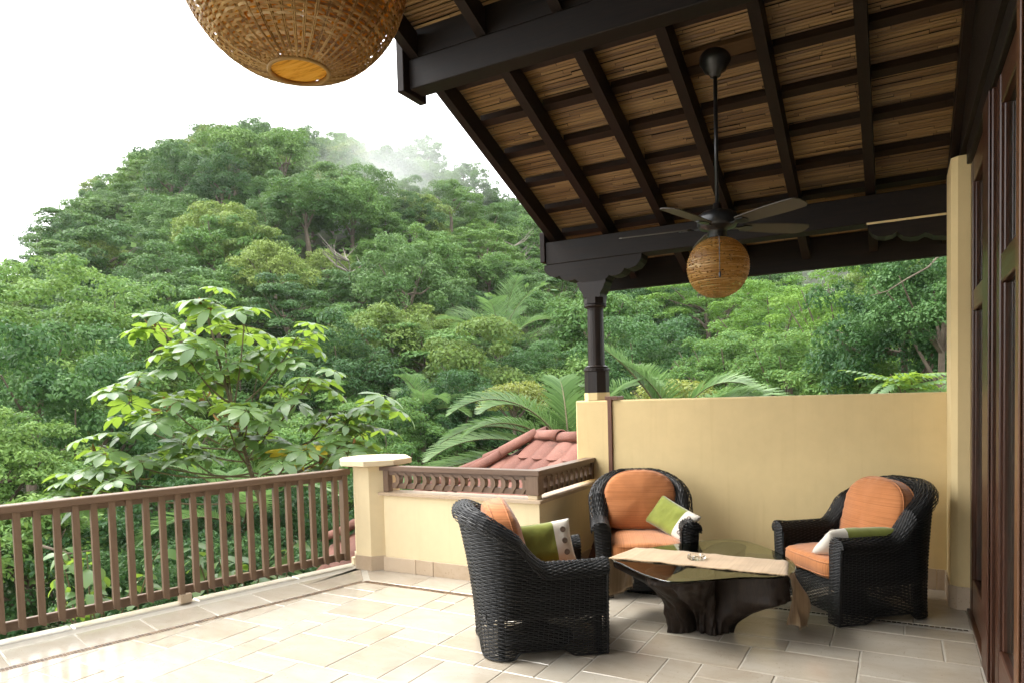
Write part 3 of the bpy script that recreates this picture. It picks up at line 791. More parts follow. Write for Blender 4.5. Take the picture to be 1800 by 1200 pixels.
post(3.25, 3.40, .418, 'red brown post edge at the right of the middle door', M_door_lit)
MB_s = MB(); MB_s.box((.43, 2, -.004), (.60, 5.86, .018), .004); MB_s.build('threshold', M_door_y, hw, world=True)
# ================================================================== CEILING FAN
FA = (-1.106, 5.034)
fan = empty('ceiling_fan', (FA[0], FA[1], 2.75), 0, 'black five blade ceiling fan with round wicker lamp on a long rod', 'ceiling fan')
ztop = rz(FA[1]) + .15
q = MB(); q.box((RX[3] + .038, FA[1] - .10, 0), (RX[4] - .038, FA[1] + .10, .03))
q.v = [(x, y, rz(y) + .168 + z) for x, y, z in q.v]; q.build('mounting_board', M_board, fan, world=True)
MB().lathe([(.02, -.10), (.035, -.095), (.045, -.07), (.075, -.055), (.082, -.035), (.09, -.02), (.105, 0), (.105, .06)], 28, (FA[0], FA[1], ztop)).build('canopy', M_metal, fan, True, world=True)
MB().tube([(FA[0], FA[1], 2.90), (FA[0], FA[1], ztop - .05)], .0135, 10).build('downrod', M_metal, fan, True, world=True)
MB().lathe([(.025, 2.935), (.03, 2.90), (.05, 2.885), (.10, 2.875), (.132, 2.855), (.138, 2.83), (.138, 2.79), (.125, 2.765), (.075, 2.752), (.062, 2.735), (.066, 2.70), (.06, 2.688)], 32, (FA[0], FA[1], 0)).build('motor_housing', M_metal, fan, True, world=True)
for k in range(5):
    a = R(41 + 72 * k); ca, sa = math.cos(a), math.sin(a)
    pts = []
    for t in np.linspace(0, 1, 10): pts.append((.20 + .47 * t, .056 + .020 * math.sin(t * 2.2)))
    out = [(x, w) for x, w in pts] + [(.695, .05), (.705, .02), (.705, -.03), (.69, -.055)] + [(x, -w) for x, w in pts[::-1]] + [(.185, -.03), (.185, .03)]
    q = MB(); q.prism(out, -.003, .003)
    T = Matrix.Translation((FA[0], FA[1], 2.775)) @ Matrix.Rotation(a, 4, 'Z') @ Matrix.Rotation(R(-12), 4, 'X')
    q.v = [tuple(T @ Vector(p)) for p in q.v]; bl = q.build('blade', M_blade, fan, world=True)
    q = MB(); q.prism([(.10, -.02), (.16, -.012), (.20, -.04), (.25, -.035), (.27, 0), (.25, .035), (.20, .04), (.16, .012), (.10, .02)], -.011, -.0035)
    q.v = [tuple(T @ Vector(p)) for p in q.v]; q.build('blade_iron', M_metal, bl).matrix_parent_inverse = Matrix()
    bl.children[0].data.transform(mat_of(fan).inverted())
def woven_ball(prof, c, rows, stakes, amp, sw, rr, jitter=.3, ribw=1.0):
    """rings of strand passing in and out of upright stakes; prof(t) -> (r, z)"""
    mb = MB(); npt = stakes * 3
    for j in range(rows):
        t = (j + .5 + rr.uniform(-jitter, jitter) * .3) / rows; r, z = prof(t); r2, z2 = prof(min(1, t + .5 / rows * ribw)); r1, z1 = prof(max(0, t - .5 / rows * ribw))
        v = []; ph = (j % 2) * math.pi + rr.uniform(-.2, .2); tl = rr.uniform(-.3, .3)
        for i in range(npt):
            a = 2 * math.pi * i / npt; w = amp * math.sin(a * stakes / 2 + ph) * min(1, r / .06)
            dz = tl * (z2 - z1) * math.sin(a + j)
            v += [(c[0] + (r1 + w) * math.cos(a), c[1] + (r1 + w) * math.sin(a), c[2] + z1 + dz), (c[0] + (r + w + sw * .3) * math.cos(a), c[1] + (r + w + sw * .3) * math.sin(a), c[2] + z + dz), (c[0] + (r2 + w) * math.cos(a), c[1] + (r2 + w) * math.sin(a), c[2] + z2 + dz)]
        segs = 11
        cuts = sorted(rr.randrange(npt) for _ in range(segs))
        f = []
        for i in range(npt):
            if i in cuts: continue
            k = (i + 1) % npt
            f += [(3 * i, 3 * k, 3 * k + 1, 3 * i + 1), (3 * i + 1, 3 * k + 1, 3 * k + 2, 3 * i + 2)]
        mb.add(v, f)
    return mb
LC = (FA[0], FA[1], 2.495)
def lprof(t):
    a = -1.42 + t * 2.78; return (.212 * max(.02, math.cos(a)) ** .93, .205 * math.sin(a) * (1.06 if a < 0 else 1))
lamp_p = woven_ball(lprof, LC, 64, 34, .0022, .004, random.Random(2), .6, .86).build('lamp_shade', M_lamp, fan, True, world=True)
q = MB()
for i in range(34):
    a = 2 * math.pi * i / 34; q.tube([(LC[0] + lprof(t)[0] * math.cos(a) * .985, LC[1] + lprof(t)[0] * math.sin(a) * .985, LC[2] + lprof(t)[1]) for t in np.linspace(.01, .99, 16)], .0022, 4, False)
q2 = q.build('shade_stakes', M_lampd, lamp_p); q2.data.transform(mat_of(fan).inverted())
vd = Vector((FA[0], FA[1], 0)).normalized()
cxp, cyp = FA[0] - vd.x * .22 + .012, FA[1] - vd.y * .22
q = MB(); q.tube([(FA[0] - vd.x * .075, FA[1] - vd.y * .075, 2.72), (cxp, cyp, 2.66), (cxp, cyp, 2.42)], .0022, 5); q.lathe([(.004, 0), (.008, .006), (.008, .03), (.003, .04)], 8, (cxp, cyp, 2.385)); q.build('pull_chain', M_metal, fan, world=True)

# ================================================================== BIG WICKER LANTERN, upper left
BL = Vector((-1.742, 1.735, 3.075))
lan = empty('wicker_lantern', tuple(BL), 0, 'large honey brown woven wicker lantern hanging at the upper left', 'lantern')
RB = .372
def bprof(t):
    # from the open bottom up to the top
    a = -1.335 + t * 2.58
    r = RB * math.cos(a) ** .92 if a < 0 else RB * math.cos(a) ** .9
    return (max(.05, r * (.96 if t < .1 else 1)), (.362 if a < 0 else .36) * math.sin(a))
z0b = bprof(0)
sh = woven_ball(bprof, BL, 108, 56, .0034, .0035, random.Random(8), .35, .95).build('woven_shade', M_lampd, lan, True, world=True)
q = MB()
for i in range(46):
    a = 2 * math.pi * i / 46
    for da in (-.012, .012): q.tube([(BL.x + bprof(t)[0] * math.cos(a + da), BL.y + bprof(t)[0] * math.sin(a + da), BL.z + bprof(t)[1]) for t in np.linspace(0, 1, 18)], .0032, 4, False)
o = q.build('shade_stakes', M_lampd, sh); o.data.transform(mat_of(lan).inverted())
lin = MB(); lin.lathe([(bprof(t)[0] * .90, bprof(t)[1]) for t in np.linspace(.05, .98, 20)], 40, BL, False)
def liner_mat():
    m, nt, out = new_mat('amber_paper_liner')
    v = coord(nt, 'Object', (1, 1, 9)); a = noise_n(nt, v, 9, 4, .7)
    c = ramp(nt, [(.35, (.50, .20, .02)), (.65, (.78, .40, .06))], a).outputs[0]
    d = N(nt, 'ShaderNodeBsdfDiffuse'); nt.links.new(c, d.inputs[0]); t = N(nt, 'ShaderNodeBsdfTranslucent'); nt.links.new(c, t.inputs[0])
    mx = N(nt, 'ShaderNodeMixShader'); mx.inputs[0].default_value = .75; nt.links.new(d.outputs[0], mx.inputs[1]); nt.links.new(t.outputs[0], mx.inputs[2])
    tr = N(nt, 'ShaderNodeBsdfTransparent'); m2 = N(nt, 'ShaderNodeMixShader')
    h = noise_n(nt, coord(nt, 'Object', (26, 26, 40)), 1, 2, .5); hm = ramp(nt, [(.60, (0, 0, 0)), (.66, (1, 1, 1))], h).outputs[0]
    nt.links.new(hm, m2.inputs[0]); nt.links.new(mx.outputs[0], m2.inputs[1]); nt.links.new(tr.outputs[0], m2.inputs[2])
    nt.links.new(m2.outputs[0], out.inputs['Surface']); return m
M_liner = liner_mat()
lin.build('paper_liner', M_liner, lan, True, world=True)
MB().tube([(BL.x + (bprof(0)[0] + .002) * math.cos(a), BL.y + (bprof(0)[0] + .002) * math.sin(a), BL.z + bprof(0)[1]) for a in np.linspace(0, 2 * math.pi, 33)], .007, 6, False).build('bottom_ring', M_lampd, lan, True, world=True)
def disc_mat():
    m, nt, out = new_mat('amber_veneer_disc')
    v = coord(nt, 'Object', (2, 14, 1)); a = noise_n(nt, v, 5, 5, .7, .5)
    c = ramp(nt, [(.3, (.42, .17, .02)), (.5, (.80, .42, .06)), (.7, (.86, .50, .10))], a).outputs[0]
    d = N(nt, 'ShaderNodeBsdfDiffuse'); nt.links.new(c, d.inputs[0]); t = N(nt, 'ShaderNodeBsdfTranslucent'); nt.links.new(c, t.inputs[0])
    mx = N(nt, 'ShaderNodeMixShader'); mx.inputs[0].default_value = .35; nt.links.new(d.outputs[0], mx.inputs[1]); nt.links.new(t.outputs[0], mx.inputs[2])
    nt.links.new(mx.outputs[0], out.inputs['Surface']); return m
MB().lathe([(.001, 0), (bprof(0)[0] - .004, 0), (bprof(0)[0] - .004, .003)], 36, (BL.x, BL.y, BL.z + bprof(0)[1] + .006), False).build('bottom_disc', disc_mat(), lan, world=True)
MB().tube([(BL.x, BL.y, BL.z + .34), (BL.x, BL.y, rz(BL.y) + .2)], .008, 6).build('cord', M_metal, lan, world=True)

# ================================================================== WICKER ARMCHAIRS
def plan(s, z):
    """U-shaped outer plan of the shell: s 0 right-front .. 1 left-front; gives point and outward normal"""
    k = min(z, .95) / .93
    W = .372 + .050 * k; xb = -.375 - .135 * k ** 1.6; xf = .395
    rc = .15 + .21 * k
    ls = xf - (xb + rc); la = rc * math.pi / 2; lb = 2 * (W - rc)
    L = 2 * ls + 2 * la + lb
    # constant fractions so that stakes stay upright
    fs, fa, fb = .335, .125, .08
    if s <= fs: t = s / fs; return (xf - ls * t, -W), (0, -1)
    s -= fs
    if s <= fa: a = s / fa * math.pi / 2; return (xb + rc - rc * math.sin(a), -W + rc - rc * math.cos(a)), (-math.sin(a), -math.cos(a))
    s -= fa
    if s <= fb: t = s / fb; return (xb, (-W + rc) + 2 * (W - rc) * t), (-1, 0)
    s -= fb
    if s <= fa: a = s / fa * math.pi / 2; return (xb + rc - rc * math.cos(a), W - rc + rc * math.sin(a)), (-math.cos(a), math.sin(a))
    s -= fa; t = min(1, s / fs); return (xb + rc + ls * t, W), (0, 1)
def toph(s):
    u = abs(s - .5) * 2
    u0_, u1_ = .09, .54
    if u <= u0_: t = 1
    elif u >= u1_: t = 0
    else: t = .5 + .5 * math.cos(math.pi * (u - u0_) / (u1_ - u0_))
    return .595 + .345 * t ** .85 + .012 * (u > .9) * (u - .9) * 10
def ribbon(mb, P_, Nn, Wv, width, bulge):
    """a strand: points, normals, width direction"""
    v = []; f = []
    for p, n_, w in zip(P_, Nn, Wv):
        v += [p - w * width / 2, p + n_ * bulge, p + w * width / 2]
    for i in range(len(P_) - 1):
        a = 3 * i; b = a + 3
        f += [(a, b, b + 1, a + 1), (a + 1, b + 1, b + 2, a + 2)]
    mb.add(v, f)
def arch(s):
    """underside of the skirt"""
    best = 9
    for c, h in ((0, .11), (.40, .07), (.60, .07), (1, .11)): best = min(best, abs(s - c) / h)
    t = max(0, min(1, (best - 1) / .45)); return .012 + .045 * (t * t * (3 - 2 * t))
def weave_chair(seed):
    rr = random.Random(seed); mb = MB(); core = MB()
    NS = 168; SPAN = 2.35; stake = .044
    ss = [i / NS for i in range(NS + 1)]
    def wv(i, row): return .0034 * math.sin(math.pi * (ss[i] * SPAN / stake) + (row % 2) * math.pi)
    # outer rows of constant height
    z = .018; row = 0; pitch = .0118
    while z < .92:
        runs = []; cur = []
        for i, s_ in enumerate(ss):
            if z > arch(s_) and z < toph(s_) - .055: cur.append(i)
            else:
                if len(cur) > 2: runs.append(cur)
                cur = []
        if len(cur) > 2: runs.append(cur)
        for run in runs:
            P_, Nn, Wv = [], [], []
            for i in run:
                (x, y), (nx, ny) = plan(ss[i], z); n_ = Vector((nx, ny, 0)); o = wv(i, row) + rr.uniform(-.0007, .0007)
                P_.append(Vector((x, y, z + rr.uniform(-.0009, .0009))) + n_ * o); Nn.append(n_); Wv.append(Vector((0, 0, 1)))
            ribbon(mb, P_, Nn, Wv, .0104 if z > .26 else .0094, .0028)
        z += pitch; row += 1
    # roll over the top edge, then down the inside
    prof = []
    for k in range(25):
        a = math.pi * (-.10) + math.pi * 1.12 * k / 24
        prof.append((-.048 + .074 * math.cos(a), -.062 + .066 * math.sin(a), math.cos(a), math.sin(a)))
    inner = [(-.118, -.062 - .012 * k, -1, 0) for k in range(1, 33)]
    for j, (o, dz, cn, sn) in enumerate(prof + inner):
        P_, Nn, Wv = [], [], []
        for i, s_ in enumerate(ss):
            h = toph(s_); zz_ = h + dz
            if j >= len(prof) and zz_ < .30: zz_ = .30
            (x, y), (nx, ny) = plan(s_, h - .06); n0 = Vector((nx, ny, 0)); nn = n0 * cn + Vector((0, 0, sn))
            w_ = Vector((0, 0, 1)) * cn - n0 * sn
            P_.append(Vector((x, y, zz_)) + n0 * o + nn * wv(i, row + j) * 1.35); Nn.append(nn); Wv.append(w_)
        ribbon(mb, P_, Nn, Wv, .0108, .003)
    # upright stakes seen between the strands
    for i in range(0, NS + 1, 3):
        s_ = ss[i]; pts = []
        for z_ in np.linspace(arch(s_) + .004, toph(s_) - .05, 8):
            (x, y), (nx, ny) = plan(s_, z_); pts.append((x - nx * .001, y - ny * .001, z_))
        mb.tube(pts, .0030, 4, False)
    mb.tube([(plan(s_, .03)[0][0], plan(s_, .03)[0][1], arch(s_) + .002) for s_ in ss], .0065, 6)
    for s_ in (0.004, .996):
        mb.tube([(plan(s_, z_)[0][0] + plan(s_, z_)[1][0] * .003, plan(s_, z_)[0][1] + plan(s_, z_)[1][1] * .003, z_) for z_ in np.linspace(.012, toph(s_) - .07, 12)], .0055, 6)
    # arm fronts
    for sgn in (-1, 1):
        zt = toph(0 if sgn < 0 else 1); z = .016; row = 0
        while z < zt + .004:
            Wd = .372 + .05 * min(z, .6) / .93
            if z < zt - .062: ya, yb = Wd - .112, Wd
            else:
                q = min(1, (z - (zt - .062)) / .066); hw = .074 * math.sqrt(max(0, 1 - q * q)); ya, yb = Wd + .004 - .048 - hw, Wd + .004 - .048 + hw
            if yb - ya > .012:
                n = 7; P_, Nn, Wv = [], [], []
                for i in range(n + 1):
                    t = i / n; o = .0035 * math.sin(math.pi * t * 3 + row * math.pi) + .010 * math.sin(math.pi * t)
                    P_.append(Vector((.397 + o, sgn * (ya + (yb - ya) * t), z))); Nn.append(Vector((1, 0, 0))); Wv.append(Vector((0, 0, 1)))
                ribbon(mb, P_, Nn, Wv, .0108, .0026)
            z += .0118; row += 1
        # inner side of the arm front below the seat
    z = .075; row = 0
    while z < .305:
        n = 44; P_, Nn, Wv = [], [], []
        for i in range(n + 1):
            y = -.272 + .544 * i / n; P_.append(Vector((.380 + .0035 * math.sin(math.pi * i / 2.2 + row * math.pi), y, z + rr.uniform(-.0008, .0008)))); Nn.append(Vector((1, 0, 0))); Wv.append(Vector((0, 0, 1)))
        ribbon(mb, P_, Nn, Wv, .0104, .0026); z += .0118; row += 1
    # dark inner frame (keeps the upper shell opaque, leaves the skirt open)
    ns = 48
    rows_ = []
    for j in range(8):
        r_ = []
        for i in range(ns + 1):
            s_ = i / ns; h = toph(s_)
            zo = [.26, .34, h - .07, h - .03, h - .006, h - .03, h - .07, .27][j]; o = [-.008, -.008, -.008, -.006, -.05, -.10, -.108, -.108][j]
            (x, y), (nx, ny) = plan(s_, min(zo, h - .06)); r_.append((x + nx * o, y + ny * o, zo))
        rows_.append(r_)
    v = [p for r_ in rows_ for p in r_]
    core.add(v, [(j * (ns + 1) + i, j * (ns + 1) + i + 1, (j + 1) * (ns + 1) + i + 1, (j + 1) * (ns + 1) + i) for j in range(7) for i in range(ns)])
    core.box((-.36, -.30, .255), (.375, .30, .30))
    for sgn in (-1, 1):
        core.box((.365, min(sgn * .272, sgn * .375), .25), (.394, max(sgn * .272, sgn * .375), .53))
        for xq in (.35, -.27):
            core.box((xq - .02, min(sgn * .29, sgn * .325), .012), (xq + .02, max(sgn * .29, sgn * .325), .26))
    return mb, core
def pad(outline, thick, puff, rings=9, edge=.022, n=96, zdir=1):
    """boxed cushion: outline(a)->(x,y); lies in xy with thickness along z"""
    mb = MB(); v = []; f = []
    ang = [2 * math.pi * i / n for i in range(n)]
    rad_ = [0.12 + .88 * (k / (rings - 1)) ** .7 for k in range(rings)]
    def z_of(r): return thick / 2 + puff * (1 - r ** 2.2)
    layers = []
    for r in rad_[:-1]: layers.append((r * .93, z_of(r)))
    layers += [(.955, thick / 2 - .003), (.985, thick / 2 - .013), (1.0, thick / 2 - edge * 1.1)]
    mid = [(1.014, thick * .18), (1.018, 0), (1.014, -thick * .18)]
    allv = layers + mid + [(r, -z) for r, z in layers[::-1]]
    for r, z in allv:
        for a in ang:
            x, y = outline(a); wob = .004 * math.sin(a * 5 + 1.3) * r + (.0035 * math.sin(a * 23) * max(0, r - .8) * 5)
            v.append((x * r, y * r, z + wob * (1 if abs(z) > thick * .3 else 0)))
    m = len(allv)
    for j in range(m - 1):
        for i in range(n):
            k = (i + 1) % n; f.append((j * n + i, j * n + k, (j + 1) * n + k, (j + 1) * n + i))
    f.append(tuple(range(n))); f.append(tuple((m - 1) * n + i for i in range(n - 1, -1, -1)))
    return mb.add(v, f)
def sq(w, d, p=5.0):
    def o(a):
        c, s_ = math.cos(a), math.sin(a); q = (abs(c) ** p + abs(s_) ** p) ** (-1 / p); return (w / 2 * c * q, d / 2 * s_ * q)
    return o
def backshape(w, h):
    def o(a):     # x = across, y = up; round top, square foot
        c, s_ = math.cos(a), math.sin(a); p = 2.5 if s_ > 0 else 6.0
        q = (abs(c) ** p + abs(s_) ** p) ** (-1 / p); return (w / 2 * c * q, h / 2 * s_ * q)
    return o
shell_mb, core_mb = weave_chair(3)
shell_me = shell_mb.mesh('woven_shell'); shell_me.materials.append(M_wicker)
core_me = core_mb.mesh('inner_frame'); core_me.materials.append(M_core)
seat_o = sq(.70, .575, 7)
seat_me = pad(seat_o, .135, .022).mesh('seat_cushion', True); seat_me.materials.append(M_orange_s)
pip = MB()
for zz_ in (.044, -.044): pip.tube([(seat_o(a)[0] * 1.004, seat_o(a)[1] * 1.004, zz_) for a in np.linspace(0, 2 * math.pi, 97)], .0048, 6, False)
seatp_me = pip.mesh('piping', True); seatp_me.materials.append(M_orange_s)
bk_o = backshape(.60, .50)
back_me = pad(bk_o, .15, .05).mesh('back_cushion', True); back_me.materials.append(M_orange)
pip = MB()
for zz_ in (.048, -.048): pip.tube([(bk_o(a)[0] * 1.004, bk_o(a)[1] * 1.004, zz_) for a in np.linspace(0, 2 * math.pi, 97)], .0052, 6, False)
backp_me = pip.mesh('piping', True); backp_me.materials.append(M_orange)
for me in (back_me, backp_me):       # stand it up: local x across -> y, local y up -> z, thickness -> x, leaning back
    T = Matrix.Rotation(R(-14), 4, 'Y') @ Matrix(((0, 0, 1, 0), (1, 0, 0, 0), (0, 1, 0, 0), (0, 0, 0, 1))); me.transform(T)
sb = MB(); sb.lathe([(.24, .012), (.255, .02), (.25, .034), (.10, .05), (.07, .25)], 32); swivel_me = sb.mesh('swivel_base', True); swivel_me.materials.append(M_iron)
def pillow_parts(name_seed):
    """knife-edged pillow 0.50 x 0.30: green body and linen band"""
    nu, nv = 40, 26; Lx, Ly, T_ = .50, .31, .062; rr = random.Random(name_seed)
    def pt(u, v_, sgn):
        x = Lx / 2 * u * (1 - .045 * (1 - v_ * v_) ) ; y = Ly / 2 * v_ * (1 - .06 * (1 - u * u))
        e = max(0, (1 - u ** 4)) ** .5 * max(0, (1 - v_ ** 4)) ** .55
        wr = .007 * mnoise.noise(Vector((u * 2.2, v_ * 1.6, 3.0 + name_seed))) * e + .0025 * mnoise.noise(Vector((u * 7, v_ * 3, 9.0))) * e
        return (x, y, sgn * (T_ * e + wr))
    parts = []
    for (ua, ub, nn_) in ((-1, .46, 30), (.46, 1, 12)):
        mb = MB(); us = np.linspace(ua, ub, nn_); vs_ = np.linspace(-1, 1, nv)
        for sgn in (1, -1):
            v = [pt(u, w_, sgn) for u in us for w_ in vs_]
            mb.add(v, [(i * nv + j, (i + 1) * nv + j, (i + 1) * nv + j + 1, i * nv + j + 1) for i in range(nn_ - 1) for j in range(nv - 1)])
        parts.append(mb)
    btn = []
    for w_ in (-.52, 0, .52):
        p = pt(.73, w_, 1); m = MB(); m.lathe([(.001, -.002), (.019, -.002), (.021, .003), (.017, .007), (.013, .005), (.001, .005)], 16, p, False); btn.append(m)
        
    return parts, btn
pl_parts, pl_btn = pillow_parts(1)
green_me = pl_parts[0].mesh('green_cover', True); green_me.materials.append(M_green)
white_me = pl_parts[1].mesh('linen_band', True); white_me.materials.append(M_white)
btn_mes = []
for b in pl_btn: me = b.mesh('button', True); me.materials.append(M_button); btn_mes.append(me)
for me in (green_me, white_me):
    bm = bmesh.new(); bm.from_mesh(me); bmesh.ops.remove_doubles(bm, verts=bm.verts[:], dist=.0004); bmesh.ops.recalc_face_normals(bm, faces=bm.faces[:]); bm.to_mesh(me); bm.free()
    me.polygons.foreach_set('use_smooth', np.ones(len(me.polygons), bool))
chair_group = 'black wicker armchairs round the coffee table'
def armchair(x, y, face, label):
    root = empty('wicker_armchair', (x, y, 0), math.atan2(face[1], face[0]), label, 'armchair', chair_group)
    o = link_mesh('woven_shell', shell_me, None, root); tag(o, kind='stuff')
    link_mesh('inner_frame', core_me, None, root)
    s_ = link_mesh('seat_cushion', seat_me, None, root); s_.location = (.06, 0, .372); p_ = link_mesh('piping', seatp_me, None, s_)
    b_ = link_mesh('back_cushion', back_me, None, root); b_.location = (-.20, 0, .70); p_ = link_mesh('piping', backp_me, None, b_)
    link_mesh('swivel_base', swivel_me, None, root)
    return root
CH1 = armchair(-2.12, 4.045, (.79, .613), 'black wicker armchair nearest the camera seen from its side')
CH2 = armchair(-1.885, 5.58, (.397, -.918), 'black wicker armchair facing the camera before the yellow wall left')
CH3 = armchair(-.285, 5.615, (-.77, -.64), 'black wicker armchair at the right beside the doors')
def pillow(chair, loc, rot, label, sc=1.0):
    M_ = mat_of(chair) @ Matrix.LocRotScale(Vector(loc), rot, None)
    root = empty('throw_pillow', M_.translation, 0, label, 'pillow', 'green throw pillows with button bands')
    root.rotation_euler = M_.to_euler(); root.scale = (sc,) * 3
    link_mesh('green_cover', green_me, None, root); link_mesh('linen_band', white_me, None, root)
    for me in btn_mes: link_mesh('button', me, None, root)
from mathutils import Euler
def prot(yaw, lean, roll):
    # start: pillow long side along chair x, face (+z) turned to -y (towards the right arm), upright
    return (Matrix.Rotation(R(yaw), 3, 'Z') @ Matrix.Rotation(R(90 - lean), 3, 'X') @ Matrix.Rotation(R(roll), 3, 'Z')).to_quaternion()
pillow(CH1, (.065, .15, .60), prot(4, 20, 4), 'green pillow with three buttons on the nearest armchair')
pillow(CH2, (.06, .245, .575), prot(52, 32, -22), 'green pillow with a slanted white button band on the left rear armchair', .88)
pillow(CH3, (.15, .205, .545), prot(-6, 52, 0), 'green pillow lying edge on over the right armchair arm')

# ================================================================== COFFEE TABLE
def catmull(pts, n=10):
    o = []; m = len(pts)
    for i in range(m):
        p0, p1, p2, p3 = (Vector(pts[(i + k) % m]) for k in (-1, 0, 1, 2))
        for j in range(n):
            t = j / n; o.append(.5 * ((2 * p1) + (p2 - p0) * t + (2 * p0 - 5 * p1 + 4 * p2 - p3) * t * t + (3 * p1 - p0 - 3 * p2 + p3) * t ** 3))
    return o
GZ = .452
g_out = [(-1.79, 4.62), (-1.66, 4.49), (-1.46, 4.30), (-1.24, 4.18), (-1.05, 4.29), (-.86, 4.44), (-.66, 4.54), (-.585, 4.72), (-.62, 4.98), (-.78, 5.27), (-.97, 5.49), (-1.14, 5.57), (-1.34, 5.45), (-1.55, 5.19), (-1.74, 4.90)]
TC = Vector((-1.16, 4.80, 0))
tab = empty('coffee_table', (TC.x, TC.y, 0), 0, 'free form glass coffee table on a dark tree root base', 'coffee table')
go = catmull(g_out, 6); q = MB(); nG = len(go)
v = []
for z, k in ((GZ - .012, .0), (GZ - .0085, .004), (GZ - .0035, .004), (GZ, .0)):
    for p in go:
        d = (Vector((p.x, p.y)) - Vector((TC.x, TC.y))).normalized(); v.append((p.x + d.x * (k - .004), p.y + d.y * (k - .004), z))
f = [tuple(range(nG - 1, -1, -1)), tuple(3 * nG + i for i in range(nG))] + [(j * nG + i, j * nG + (i + 1) % nG, (j + 1) * nG + (i + 1) % nG, (j + 1) * nG + i) for j in range(3) for i in range(nG)]
q.add(v, f).build('glass_top', M_glass, tab, world=True)
# root base: three arms flaring up from a gnarled foot
FC = Vector((-1.19, 4.72, 0))
def g_r(th):
    """reach of the glass outline from the foot centre"""
    best = .3
    for i in range(nG):
        a, b = go[i], go[(i + 1) % nG]; d = Vector((math.cos(th), math.sin(th))); e = Vector((b.x - a.x, b.y - a.y)); w = Vector((a.x - FC.x, a.y - FC.y))
        den = d.x * e.y - d.y * e.x
        if abs(den) < 1e-9: continue
        t = (w.x * e.y - w.y * e.x) / den; u_ = (w.x * d.y - w.y * d.x) / den
        if t > 0 and 0 <= u_ <= 1: best = max(best, t)
    return best
arms = [(math.atan2(4.64 - FC.y, -1.74 - FC.x), .30, 1.0, .88, 1.9), (math.atan2(4.62 - FC.y, -.63 - FC.x), .38, 1.0, .60, 1.5), (math.atan2(5.45 - FC.y, -1.10 - FC.x), .34, .92, .8, 2.0), (math.atan2(4.25 - FC.y, -1.26 - FC.x), .95, 1.0, .88, 1.8)]
nt_, nz_ = 220, 44
v = []; rr = random.Random(5)
for j in range(nz_):
    t = j / (nz_ - 1); z = .002 + (GZ - .015) * t
    for i in range(nt_):
        th = 2 * math.pi * i / nt_; G = g_r(th)
        armw = 0
        sw = sg = 1e-6
        for a, w, s_, tm, ex in arms:
            d = abs((th - a + math.pi) % (2 * math.pi) - math.pi); k_a = math.exp(-(d / w) ** 4); armw = max(armw, s_ * k_a)
            k_b = math.exp(-(d / .45) ** 2); sw += k_b; sg += k_b * min(1, t / tm) ** ex
        Rt = max(.13, (G - .015) * armw)
        Rf = .175 + .045 * math.cos(3 * th + .8) + .03 * math.sin(5 * th)
        Rf = max(.09, Rf)
        gz = sg / sw
        r = Rf + (Rt - Rf) * gz
        p = Vector((math.cos(th) * 2.2, math.sin(th) * 2.2, z * 4))
        w_ = mnoise.noise(p * 1.6) * .028 + mnoise.noise(p * 4.5) * .017 + mnoise.noise(Vector((p.x * 6, p.y * 6, z * 5))) * .011 - .022 * (1 - abs(mnoise.noise(Vector((p.x * 3, p.y * 3, z * 2))))) ** 6
        groove = -.075 * math.exp(-((((th - math.atan2(-.55, -.10)) + math.pi) % (2 * math.pi) - math.pi) / .10) ** 2) * (1 - .25 * t) * (t < .97)
        groove += -.045 * math.exp(-((((th - math.atan2(-.5, .28)) + math.pi) % (2 * math.pi) - math.pi) / .12) ** 2) * (1 - t)
        knot = .045 * math.exp(-((z - .30) / .06) ** 2) * math.exp(-((((th - math.atan2(-.55, .0)) + math.pi) % (2 * math.pi) - math.pi) / .3) ** 2)
        r += (w_ if t < .96 else w_ * .3) + groove + knot
        v.append((FC.x + r * math.cos(th), FC.y + r * math.sin(th), z))
f = [(j * nt_ + i, j * nt_ + (i + 1) % nt_, (j + 1) * nt_ + (i + 1) % nt_, (j + 1) * nt_ + i) for j in range(nz_ - 1) for i in range(nt_)]
# hollowed top
b0 = len(v)
for k, (sc, dz) in enumerate(((.86, 0), (.72, -.05), (.35, -.16))):
    for i in range(nt_):
        p = v[(nz_ - 1) * nt_ + i]; v.append((FC.x + (p[0] - FC.x) * sc, FC.y + (p[1] - FC.y) * sc, p[2] + dz))
f += [((nz_ - 1) * nt_ + i, (nz_ - 1) * nt_ + (i + 1) % nt_, b0 + (i + 1) % nt_, b0 + i) for i in range(nt_)]
f += [(b0 + k * nt_ + i, b0 + k * nt_ + (i + 1) % nt_, b0 + (k + 1) * nt_ + (i + 1) % nt_, b0 + (k + 1) * nt_ + i) for k in range(2) for i in range(nt_)]
f += [tuple(b0 + 2 * nt_ + i for i in range(nt_)), tuple(range(nt_ - 1, -1, -1))]
MB().add(v, f).build('root_base', M_root, tab, True, world=True)
